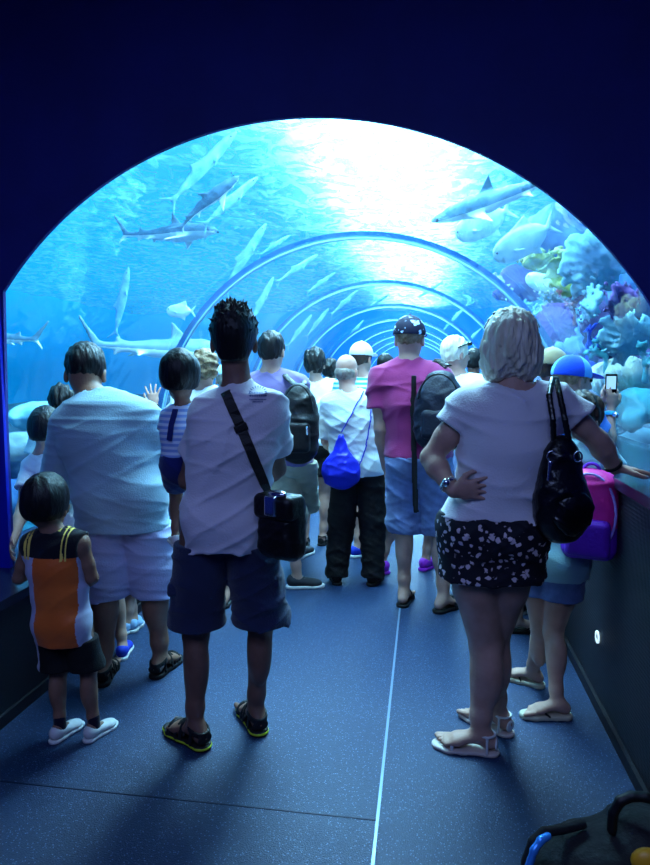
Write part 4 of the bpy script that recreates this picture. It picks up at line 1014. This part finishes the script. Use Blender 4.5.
# --- dark-haired man with black backpack
Y = 4.15; h_ = ht(271, 332, Y)
bk = Person((-.93, Y), h_, face=.0, sk='fair', bulk=.92, vox=.009, feet=[fl(293, 588), fl(300, 558)], toes=[(.95, .25), (.3, 1)], hips=hx(288, Y, h_), neckb=atY(270, 372, Y), headpos=atY(272, 351, Y), headyaw=-.15, shod=True, hscale=1.02,
   sho=[atY(250, 385, Y), atY(298, 385, Y)], elb=[atY(248, 430, Y), atY(306, 430, Y+.1)], wri=[atY(256, 455, Y+.2), atY(298, 440, Y+.3)])
bk.make('dark-haired person in mauve tee and beige shorts, grey canvas shoes'); bk.hair('short', m_black_hair)
bk.shirt(cloth('mauve_tee', (.46, .40, .58)), seed=71, g=.012, hem=.5); bk.shorts(cloth('beige_shorts', (.66, .66, .56)), hem=.26, seed=72, g=.03)
for i in (0, 1): bk.shoe(i, 'sneaker', [shoe_grey, wht])
c = atY(299, 420, Y-.20)
pack(c, .115, .085, .285, .1, 'black backpack with a silver zip pull on the person in mauve tee', m_bk, m_bk, .008, [([c+V([-.03, .02, .22]), atY(286, 377, Y-.09), atY(285, 373, Y-.03), atY(286, 374, Y+.04)], .022), ([c+V([.03, .02, .22]), atY(304, 382, Y-.09), atY(303, 380, Y-.0)], .02)])

# --- curly-haired person raising a hand to the glass
Y = 3.75; h_ = ht(205, 351, Y)
cu = Person((-1.30, Y), h_, face=.35, sk='fair', bulk=.92, vox=.007, hips=hx(195, Y, h_), neckb=atY(203, 389, Y), headpos=atY(205, 369, Y), headyaw=.2, hscale=.98, sho=[atY(183, 402, Y), atY(220, 400, Y)],
   elb=[atY(166, 432, Y+.1), atY(226, 440, Y+.1)], wri=[atY(154, 406, Y+.14), atY(216, 450, Y+.25)], handdir=[(-.12, .1, 1), (0, 1, 0)], palm=[(-.25, 1, 0), (0, 0, -1)], curl=(.12, .3), spread=.26)
cu.make('curly sandy-haired person in white shirt raising an open hand towards the fish'); cu.hair('tousled', m_sandy_hair, seed=9)
cu.shirt(cloth('white_shirt', (.9, .9, .92)), seed=74); cu.shorts(m_den, hem=.27)
d_ = nrm(cu.wri[0]-cu.elb[0]); band(cu.wri[0]-d_*.01, d_, .027, .009, .004, 'wristband', m_black, cu.root, cu.base)
for i in (0, 1): cu.shoe(i, 'slide', [m_rub, m_rub])
Y = 4.55; h_ = ht(226, 362, Y)
pc_ = Person((atY(224, 500, Y)[0], Y), h_, face=.2, sk='fair', bulk=.95, vox=.011, neckb=atY(225, 397, Y), headpos=atY(226, 380, Y), headyaw=.4, headpitch=-.3, shod=True)
pc_.make('person in pale cyan cap and pale shirt beyond the tall person'); pc_.hair('short', m_grey_hair, hat=True); pc_.shirt(m_tl, seed=76); pc_.shorts(m_cd, hem=.27); pc_.cap_hat(cloth('pale_cyan_cap', (.72, .88, .92)))
for i in (0, 1): pc_.shoe(i, 'sneaker', [shoe_grey, wht])

# --- two children at the left parapet
Y = 3.05; h_ = ht(47, 410, Y)
k1 = Person((-1.62, Y), h_, face=.5, child=True, sk='fair', vox=.007, hips=V([-1.64, Y-.02, .47*h_]), neckb=atY(43, 452, Y), headpos=atY(46, 431, Y), headyaw=.55, headpitch=-.15, hscale=.92, feet=[(-1.62, Y-.10), (-1.50, Y-.06)], shod=True,
   sho=[atY(33, 466, Y-.02), atY(57, 468, Y-.05)], elb=[atY(22, 510, Y-.15), atY(60, 500, Y)], wri=[atY(14, 540, Y-.3), atY(50, 505, Y+.15)])
k1.make('child in white tee with black bowl haircut leaning on the left parapet'); k1.hair('bowl', m_black_hair); k1.shirt(cloth('bright_white_tee', (.92, .93, .93)), seed=81, g=.014, sleeve=.55, hem=.42); k1.shorts(m_den, hem=.30)
for i in (0, 1): k1.shoe(i, 'sneaker', [shoe_blue, wht])
Y = 3.38; h_ = ht(62, 388, Y)
k2 = Person((-1.55, Y), h_, face=.4, sk='fair', bulk=.85, vox=.009, neckb=atY(66, 420, Y), headpos=atY(62, 403, Y), headyaw=.4, shod=True, hips=V([-1.60, Y-.03, .53*h_]), feet=[(-1.60, Y-.05), fl(124, 634)], toes=[(-.3, 1), (.2, 1)])
k2.make('dark-haired child beyond the broad person at the left parapet'); k2.hair('tousled', m_black_hair); k2.shirt(m_tl, seed=83); k2.shorts(m_cargo, hem=.3)
for i in (0, 1): k2.shoe(i, 'sneaker', [mat('pale_blue_shoe', (.6, .75, .9), .6), wht])

# --- further along the tunnel
for (px, py, Y, hs, label, m1, m2, fem) in ((386, 366, 6.4, 'short', 'dark-haired person in navy top far along the tunnel, behind the bald one', cloth('navy_top', (.12, .16, .3)), m_cd, False),
        (331, 370, 6.9, 'tousled', 'person in pale top far along the tunnel beside the dark-haired one', m_tl, m_cd, True),
        (474, 362, 6.0, 'short', 'person in dark top beyond the one with sunglasses', m_yoke, m_cd, False)):
    x, _, z = atY(px, py-13, Y)
    p = Person((x, Y), float(z), face=rng.uniform(-.4, .4), sk='tan', fem=fem, vox=.013, shod=True, headpos=atY(px, py, Y), headyaw=rng.uniform(-.6, .6))
    p.make(label); p.hair(hs, m_black_hair, vox=.009); p.shirt(m1, seed=int(px)); p.shorts(m2, hem=.27)
    for i in (0, 1): p.shoe(i, 'sneaker', [shoe_grey, wht])

# --- folded stroller in the bottom right corner
def tube(name, pts, r, m, parent, og, vox=.005): return build(name, U(.004, *[cap(a, b, r) for a, b in zip(pts[:-1], pts[1:])]), vox, m, parent, og)
Yc = 1.42; c = atY(600, 862, Yc); st = empty('stroller', (c[0], c[1], 0)); tag(st, 'black stroller hood and frame with blue tube in the bottom right corner', 'stroller'); og = V(st.location)
m_sf = mat('black_stroller_fabric', (.05, .05, .07), .8, bump=.5, bscale=40); m_bt2 = mat('blue_lacquer_tube', (.25, .60, .95), .2, metal=.3)
build('hood', D(folds(.010, 15, 18), U(.04, ell(c+V([.02, .02, -.04]), (.16, .12, .10), rotz(.2)), ell(c+V([.12, .05, -.02]), (.12, .12, .12)))), .006, m_sf, st, og)
tube('frame_tube', [atY(527, 900, 1.36), atY(529, 866, 1.36), atY(534, 850, 1.36), atY(541, 840, 1.37), atY(548, 836, 1.38)], .0085, m_bt2, st, og)
tube('hood_rim', [atY(524, 900, 1.39), atY(526, 862, 1.39), atY(533, 842, 1.39), atY(544, 832, 1.40), atY(562, 829, 1.42), atY(582, 824, 1.44)], .011, m_sf, st, og)
tube('handle', [atY(612, 830, Yc), atY(613, 813, Yc), atY(620, 801, Yc), atY(632, 796, Yc), atY(646, 797, Yc), atY(660, 803, Yc)], .011, m_rub, st, og)
tube('leg', [c+V([-.02, .0, -.08]), V([c[0]-.05, c[1]-.15, .08])], .012, m_sf, st, og); tube('leg', [c+V([.15, .0, -.08]), V([c[0]+.10, c[1]-.15, .08])], .012, m_sf, st, og)
build('seat', U(.03, ell(c+V([.08, -.02, -.22]), (.15, .13, .12))), .009, m_sf, st, og)
for dx in (-.05, .10): build('wheel', U(.004, *[cap(V([c[0]+dx, c[1]-.15+.06*math.cos(a), .075+.06*math.sin(a)]), V([c[0]+dx, c[1]-.15+.06*math.cos(a+.4), .075+.06*math.sin(a+.4)]), .014) for a in np.arange(0, 6.3, .4)]), .007, m_rub, st, og)
bq = atY(648, 862, 1.36); build('badge', U(.005, ell(bq, (.035, .02, .03))), .005, mat('yellow_plastic', (.85, .60, .12), .4), st, og, None)['label'] = 'yellow and brown badge'
# ------------------------------------------------------------------ what lives and lies in the tank
def outY(px, py, clear):
    """how far along the sight line one is clear of the vault"""
    for Y in np.arange(3.0, 26, .05):
        p = atY(px, py, Y)
        if math.hypot(p[0]-AX, max(p[2], AZ)-AZ) > RAD+.07+clear: return p
    return atY(px, py, 20)
def tmat(n, c, c2, sc_=5, bump=.6, bs=18, rough=.8, **k): return mat(n, c, rough, c2, sc_, bump, bs, spec=.2, **k)
r_grey = tmat('pale_rock', (.46, .58, .62), (.26, .38, .46)); r_dark = tmat('deep_rock', (.16, .22, .42), (.30, .30, .50)); r_blue = tmat('blue_rock', (.18, .36, .62), (.36, .56, .72))
c_cyan = tmat('pale_cyan_coral', (.56, .80, .86), (.38, .62, .72)); c_yel = tmat('yellow_green_coral', (.66, .72, .40), (.42, .56, .34)); c_mau = tmat('mauve_coral', (.50, .40, .68), (.34, .28, .55)); c_blu = tmat('royal_blue_coral', (.12, .28, .78), (.25, .42, .85)); c_tea = tmat('teal_coral', (.25, .62, .66), (.15, .45, .55)); c_crm = tmat('cream_coral', (.76, .80, .72), (.52, .62, .62)); c_org = tmat('rust_coral', (.70, .42, .40), (.55, .35, .50))
sand = tmat('pale_sand', (.30, .44, .50), (.22, .36, .46), 3, .5, 9)
# sea bed: sand that climbs into a bank on the right
def bed(name, x0, x1, fn, label):
    nx, ny = 60, 120; X, Y = np.meshgrid(np.linspace(x0, x1, nx), np.linspace(PY+.25, YEND+2, ny), indexing='ij')
    P = np.stack([X, Y, 0*X], -1).reshape(-1, 3); Z = fn(P)
    v = np.stack([P[:, 0], P[:, 1], Z], -1); i = np.arange(nx*ny).reshape(nx, ny)
    f = np.stack([i[:-1, :-1], i[1:, :-1], i[1:, 1:], i[:-1, 1:]], -1).reshape(-1, 4)
    struct(mesh_np(name, v, f, sand))
w1 = wob(.9, .22, 5); w2 = wob(3.5, .05, 6)
bed('ground_left', W0+.05, -2.30, lambda P: .15+w1(P)*.8+w2(P)-.02*(P[:, 0]+2.3), '')
bed('ground_right', 1.20, W1-.05, lambda P: .55+w1(P)+w2(P)+.35*np.clip(P[:, 0]-1.3, 0, 6), '')

def rock(name, c, r, m, seed, label, cat='rock', rough=.12, vox=None, group=None):
    r = V(r, float); mr = r.mean(); rr = np.random.RandomState(seed)
    R_ = rotz(rr.uniform(0, 3)); L = [ell(c, r, R_)]
    for _ in range(3): L.append(ell(V(c)+R_@(rr.uniform(-.6, .6, 3)*r), r*rr.uniform(.4, .7, 3), R_))
    a = wob(2.2/mr, mr*rough, seed); b = wob(7/mr, mr*rough*.35, seed+1)
    o = build(name, D(lambda P: a(P)+b(P), U(mr*.15, *L)), vox or max(mr*.07, .02), m, None, V(c)-V([0, 0, r[2]]))
    tag(o, label, cat, group); return o
def near_rock(px, py, r, m, seed, label, extra=.0, **k):
    return rock('rock', outY(px, py, max(r[0], r[2])*1.05+extra), r, m, seed, label, **k)
# left: boulders low in the window
near_rock(36, 416, (.20, .22, .10), c_cyan, 3, 'pale flat-topped rock above the grey boulders at the left edge', .55)
near_rock(16, 455, (.17, .2, .19), r_grey, 4, 'grey rounded boulder nearest the blue jamb at the left edge', .25)
near_rock(42, 452, (.19, .2, .18), r_grey, 5, 'grey mottled boulder behind the child in white tee', .3)
near_rock(20, 500, (.22, .25, .12), r_blue, 6, 'low blue-grey rock under the left boulders', .1)
near_rock(36, 525, (.14, .25, .06), c_tea, 7, 'flat teal slab low at the left edge, behind the small boy', .1)
near_rock(140, 478, (.30, .3, .10), r_blue, 8, 'low blue rock between the broad and the tall person', .3)
for i, (px, py) in enumerate(((150, 455), (176, 440), (255, 430), (120, 440))): near_rock(px, py, (.35, .3, .16), r_blue, 10+i, 'blue rock on the sea bed left of the tunnel', 1.2+.5*i, group='rocks on the left sea bed')
# right: the reef bank
near_rock(625, 446, (.36, .30, .16), c_cyan, 21, 'broad smooth pale rock just above the hand on the parapet', .05, rough=.05)
near_rock(628, 378, (.27, .25, .17), c_crm, 22, 'pale rock with deep grooves at the right edge, level with the phone', .10)
near_rock(602, 402, (.22, .3, .16), r_blue, 23, 'blue rock behind the raised phone', .25)
near_rock(644, 408, (.22, .25, .12), c_tea, 24, 'teal rock below the grooved pale one', .1)
near_rock(612, 325, (.26, .22, .30), r_dark, 25, 'dark violet rock at the right, behind the pale oval leaf', .30)
near_rock(575, 352, (.28, .26, .20), r_blue, 26, 'blue rock behind the child in blue cap', .45)
near_rock(540, 335, (.26, .3, .26), r_dark, 27, 'dark rock right of the blonde hair', .7)
near_rock(648, 268, (.35, .3, .40), r_blue, 28, 'deep blue rock at the right rim of the arch', .5)
near_rock(560, 235, (.40, .4, .35), r_blue, 29, 'blue overhanging rock high on the right', .8)
near_rock(520, 285, (.35, .4, .30), r_dark, 30, 'dark rock in the middle of the reef, left of the ribbed coral', .9)
near_rock(500, 330, (.3, .5, .25), r_blue, 31, 'blue rock low behind the blonde hair', 1.1)
for i in range(7):
    y = 5.0+2.6*i; rock('rock', (2.9+.25*(i % 3), y, 1.5), (1.0, 1.15, 1.35+.15*(i % 2)), (r_blue, r_dark)[i % 2], 40+i, 'massive reef wall rock along the right of the tunnel', vox=.07, group='reef wall rocks', rough=.2)
def plate(c, rx, rz, m, seed, label, tilt=(0, 0, 0), thick=.02, ribs=0, name='plate_coral', jag=.25):
    R_ = np.array(Matrix.Rotation(tilt[2], 3, 'Z') @ Matrix.Rotation(tilt[1], 3, 'Y') @ Matrix.Rotation(tilt[0], 3, 'X')); c = V(c)
    w_ = wob(2.5/max(rx, rz), .05, seed); w3 = wob(9/max(rx, rz), .009, seed+3); rr = np.random.RandomState(seed); ph = rr.rand(4)*6.28
    def f(P):
        q = (P-c)@R_; a = np.arctan2(q[:, 2], q[:, 0]); e = sum(np.sin(a*k+ph[j])/(j+2) for j, k in enumerate((3, 7, 13, 22)))*jag
        k = np.sqrt((q[:, 0]/rx)**2+(q[:, 2]/rz)**2); d1 = (k-(1+e*.5))*min(rx, rz)*.8
        bow = .35*k*k*min(rx, rz)+w_(P); rb = (.006*np.sin(a*ribs)*np.clip(k*2, 0, 1) if ribs else 0)
        return smax(d1+w3(P)*1.5, np.abs(q[:, 1]-bow+rb)-thick, .02)+w3(P)*.5
    lf = Leaf(c, max(rx, rz)*1.5+.1, f)
    return tag(build(name, U(.02, lf), max(min(rx, rz)*.06, .012), m, None, c-V([0, 0, rz])), label, 'coral')
def tree_coral(c, hgt, m, seed, label, n=3, r=.02):
    rr = np.random.RandomState(seed); L = []
    def br(p, d, l, r_, k):
        e = p+d*l; L.append(cap(p, e, r_, r_*.75))
        if k: 
            for _ in range(3): br(e, nrm(d+rr.randn(3)*.55), l*.72, r_*.78, k-1)
    br(V(c)-V([0, 0, hgt*.5]), V([0, 0, 1.]), hgt*.38, r, n)
    return tag(build('branching_coral', U(.012, *L), .014, m, None, V(c)-V([0, 0, hgt*.5])), label, 'coral')
def brain(c, r, m, seed, label):
    rr = wob(9/r, r*.06, seed); return tag(build('brain_coral', D(lambda P: np.abs(rr(P))*1.6, ell(c, (r, r, r*.8))), r*.05, m, None, V(c)-V([0, 0, r*.8])), label, 'coral')
plate(outY(602, 260, .35), .22, .26, c_cyan, 51, 'large pale cyan plate coral with a jagged edge near the right rim of the arch', (.3, .3, .3), ribs=18)
plate(outY(593, 303, .15), .055, .13, c_cyan, 52, 'pale oval leaf-shaped coral standing before the dark violet rock', (.1, .1, .2), jag=.05)
plate(outY(566, 274, .30), .13, .19, c_yel, 53, 'yellow-green ribbed coral in the middle of the reef', (.2, -.5, .3), ribs=26)
plate(outY(538, 262, .55), .17, .11, c_yel, 61, 'small olive plate coral left of the yellow-green ribbed one', (.5, .3, .0))
plate(outY(556, 322, .35), .20, .20, c_mau, 54, 'rounded mauve coral with radiating ribs right of the blonde hair', (.1, .2, -.1), ribs=14)
plate(outY(634, 338, .20), .20, .15, c_cyan, 55, 'jagged pale cyan coral at the right edge above the grooved rock', (.3, .2, .2), jag=.5, ribs=20)
plate(outY(556, 297, .32), .15, .07, c_crm, 56, 'flat cream coral above the mauve one', (.9, .1, .1))
plate(outY(518, 305, .60), .18, .07, c_cyan, 57, 'slanting pale coral left of the flat cream one', (.7, .6, .1))
plate(outY(500, 283, .70), .18, .06, c_crm, 58, 'slanting cream coral high above the blonde hair', (.7, .6, .1))
plate(outY(622, 300, .2), .10, .10, c_mau, 59, 'small mauve coral at the right between the pale plates', (.3, .2, .2), ribs=12)
plate(outY(470, 300, .9), .22, .05, c_cyan, 60, 'thin pale coral sliver beside the second tunnel joint', (.7, .7, .1))
tree_coral(outY(588, 340, .30), .34, c_blu, 62, 'royal blue branching coral behind the child in blue cap'); tree_coral(outY(606, 352, .25), .30, c_tea, 63, 'teal branching coral left of the grooved rock')
tree_coral(outY(646, 360, .15), .24, c_tea, 64, 'teal branching coral at the very right edge'); tree_coral(outY(575, 310, .45), .26, c_org, 65, 'rust branching coral behind the mauve one')
tree_coral(outY(535, 312, .55), .30, c_cyan, 66, 'pale branching coral left of the rounded mauve one'); tree_coral(outY(596, 412, .2), .26, c_mau, 67, 'mauve branching coral below the phone')
brain(outY(585, 372, .30), .14, c_blu, 68, 'round royal blue coral left of the phone'); brain(outY(572, 290, .45), .13, c_org, 69, 'round rust coral below the ribbed yellow-green one'); brain(outY(540, 350, .5), .16, c_tea, 70, 'round teal coral behind the tan cap')
brain(outY(614, 425, .15), .10, c_tea, 71, 'round teal coral above the hand of the blonde person')

# ---- fish
def countershade(o, z0=.0):
    me = o.data; c = np.empty(len(me.polygons)*3); me.polygons.foreach_get('center', c); c = c.reshape(-1, 3)
    me.polygons.foreach_set('material_index', (c[:, 2] < z0).astype(np.int32))
sh_back = mat('shark_back', (.30, .48, .58), .5, (.36, .54, .64), 6); sh_bel = mat('shark_belly', (.86, .93, .94), .5); f_pale = mat('pale_fish_skin', (.66, .84, .88), .4, (.80, .92, .93), 9); f_fin = mat('dark_fin_tip', (.08, .12, .18), .5)
def shark_mesh(L=1.5, vox=.016, bend=.12, seed=1):
    """nose towards +x, body one continuous mesh"""
    k = L; cx = lambda t: bend*k*math.sin((t-.3)*3.0)
    st = [(0, .012, .010), (.05, .035, .028), (.15, .058, .055), (.30, .072, .075), (.42, .068, .072), (.58, .048, .052), (.74, .028, .031), (.88, .013, .018), (.93, .010, .016)]
    P = [V([k*(.5-t), cx(t), 0]) for t, _, _ in st]; body = []
    for (a, b, (t0, w0, h0), (t1, w1_, h1)) in zip(P[:-1], P[1:], st[:-1], st[1:]): body.append(ecap(a, b, (w0*k, h0*k), (w1_*k, h1*k), (0, 1, 0)))
    at = lambda t, z: V([k*(.5-t), cx(t), z*k]); th = .005*k+.004
    fins = [tri(at(.36, .05), at(.47, .05), at(.475, .165), th), tri(at(.74, .02), at(.79, .02), at(.80, .055), th), tri(at(.76, -.02), at(.80, -.02), at(.815, -.05), th*.9),
            tri(at(.90, .01), at(.94, .0), at(1.03, .15), th), tri(at(.91, .0), at(.94, .0), at(.985, -.075), th)]
    for q in (-1, 1):
        a, b = at(.25, -.035)+V([0, q*.045*k, 0]), at(.36, -.035)+V([0, q*.045*k, 0]); fins.append(tri(a, b, at(.42, -.09)+V([0, q*.21*k, 0]), th))
        a, b = at(.62, -.03)+V([0, q*.02*k, 0]), at(.68, -.03)+V([0, q*.02*k, 0]); fins.append(tri(a, b, at(.70, -.05)+V([0, q*.07*k, 0]), th*.9))
    return U(.02*k, U(.015*k, *body), U(0, *fins))
def fish_mesh(L=.4, tall=.20, wide=.07):
    k = L; b = [ell((0, 0, 0), (.40*k, wide*k, tall*k)), ell((.18*k, 0, -.01*k), (.24*k, wide*1.05*k, tall*.85*k)), cap((-.3*k, 0, 0), (-.42*k, 0, 0), .045*k, .03*k)]; th = .008*k+.003
    f = [tri((-.38*k, 0, 0), (-.56*k, 0, .17*k), (-.46*k, 0, .0), th), tri((-.38*k, 0, 0), (-.56*k, 0, -.17*k), (-.46*k, 0, 0), th), tri((.12*k, 0, tall*.85*k), (-.25*k, 0, tall*.6*k), (-.22*k, 0, (tall+.10)*k), th), tri((.0, 0, -tall*.8*k), (-.22*k, 0, -tall*.5*k), (-.2*k, 0, -(tall+.07)*k), th)]
    f += [tri((.14*k, q*wide*.8*k, -.02*k), (.10*k, q*wide*.8*k, -.06*k), (-.04*k, q*(wide+.10)*k, -.06*k), th) for q in (-1, 1)]
    return U(.02*k, U(.04*k, *b), U(0, *f))
def put(o, p, rz=0, ry=0, rx=0, s=1):
    o.location = [float(q) for q in p]; o.rotation_euler = (rx, ry, rz); o.scale = (s, s, s); return o
def dup(src, name, label, cat, p, rz=0, ry=0, rx=0, s=1, group=None):
    o = src.copy(); o.name = name; col.objects.link(o)
    for ch_ in src.children:
        c_ = ch_.copy(); col.objects.link(c_); c_.parent = o
    for k_ in ('label', 'category', 'group'):
        if k_ in o: del o[k_]
    tag(o, label, cat, group); return put(o, p, rz, ry, rx, s)
def eyes(o, x, y, z, r):
    for q in (-1, 1): build('eye', ell((x, q*y, z), (r, r*.6, r)), r*.5, m_eye, o)
shA = build('shark', shark_mesh(1.5), .017, [sh_back, sh_bel], None, V([0, 0, 0])); countershade(shA, -.012); eyes(shA, .68, .045, .012, .014)
G = 'sharks in the tank'
tag(shA, 'long slender shark high on the left, tail bent up', 'shark', G); put(shA, atY(165, 232, 7.6), rz=-.10, ry=.06, s=.98)
dup(shA, 'shark', 'big shark low on the left, behind the child with the bowl haircut', 'shark', atY(172, 349, 6.0), rz=.85, ry=.05, s=1.05, group=G)
dup(shA, 'shark', 'pale shark seen from below, climbing steeply above the slender one', 'shark', atY(208, 205, 7.0), rz=-.2, ry=-.75, rx=1.2, s=.62, group=G)
dup(shA, 'shark', 'pale shark whose tail shows at the left edge of the arch', 'shark', atY(-4, 338, 5.6), rz=3.14, ry=-.05, s=.75, group=G)
dup(shA, 'shark', 'shark swimming overhead on the right, near the top of the arch', 'shark', outY(500, 195, .5), rz=2.9, ry=.32, rx=-.5, s=.75, group=G)
fA = build('fish', fish_mesh(.42), .008, f_pale, None, V([0, 0, 0])); eyes(fA, .135, .027, .02, .009)
tag(fA, 'small pale fish swimming above the big shark', 'fish', 'pale fish in the tank'); put(fA, atY(179, 311, 5.2), rz=3.0, ry=-.05, s=.65)
fB = build('fish', fish_mesh(.9, .22, .10), .014, f_pale, None, V([0, 0, 0])); eyes(fB, .30, .085, .05, .018)
G = 'large pale fish over the reef'
tag(fB, 'large pale fish over the reef, nearest the white light', 'fish', G); put(fB, outY(480, 224, .35), rz=2.6, ry=.30, rx=-.5, s=.62)
dup(fB, 'fish', 'large pale fish over the reef between the light and the ribbed coral', 'fish', outY(520, 243, .35), rz=2.8, ry=.45, rx=-.5, s=.62, group=G)
dup(fB, 'fish', 'pale fish above the flat cream coral, nose down', 'fish', outY(541, 283, .4), rz=2.7, ry=-.5, rx=-.3, s=.42, group=G)
# slender fish gliding over and beside the tunnel
f_slim = mat('silver_blue_skin', (.30, .58, .78), .4, (.44, .70, .84), 9)
fC = build('fish', U(.03, ell((.05, 0, 0), (.42, .032, .062)), cap((-.3, 0, 0), (-.44, 0, 0), .022, .014), tri((-.43, 0, 0), (-.56, 0, .10), (-.47, 0, 0), .006), tri((-.43, 0, 0), (-.56, 0, -.10), (-.47, 0, 0), .006), tri((.02, 0, .05), (-.14, 0, .04), (-.12, 0, .10), .006), tri((.15, .02, -.02), (.10, .03, -.03), (.03, .11, -.04), .005), tri((.15, -.02, -.02), (.10, -.03, -.03), (.03, -.11, -.04), .005)), .009, f_slim, None, V([0, 0, 0])); eyes(fC, .38, .020, .010, .009)
G = 'slender fish gliding outside the vault'; first = True
for i, (px, py, cl, rz, ry, s) in enumerate(((205, 165, 1.8, .5, -.85, 1.2), (232, 200, 1.3, .5, -.75, .9), (246, 255, 1.4, .3, -1.0, 1.2), (262, 300, 1.0, .3, -1.1, .9), (298, 268, .8, .5, -.6, .8), (322, 282, .9, .5, -.6, .7), (318, 322, .6, .4, -.9, .8), (345, 302, .5, .6, -.7, .8), (355, 330, .6, .6, -.8, .9), (122, 300, 1.8, .2, -1.35, .9), (300, 330, .8, .4, -.9, .9), (275, 245, 1.3, .5, -.6, .6), (455, 318, .4, 2.5, .7, .9), (472, 338, .5, 2.5, .7, .9), (490, 350, .6, 2.5, .7, .8), (380, 300, .4, .7, -.5, .6), (430, 290, .4, 2.5, .4, .6))):
    p = outY(px, py, cl)
    if first: first = False; tag(fC, 'slender silver-blue fish gliding past outside the vault', 'fish', G); put(fC, p, rz, ry, .4, s)
    else: dup(fC, 'fish', 'slender silver-blue fish gliding past outside the vault', 'fish', p, rz, ry, .4, s, group=G)
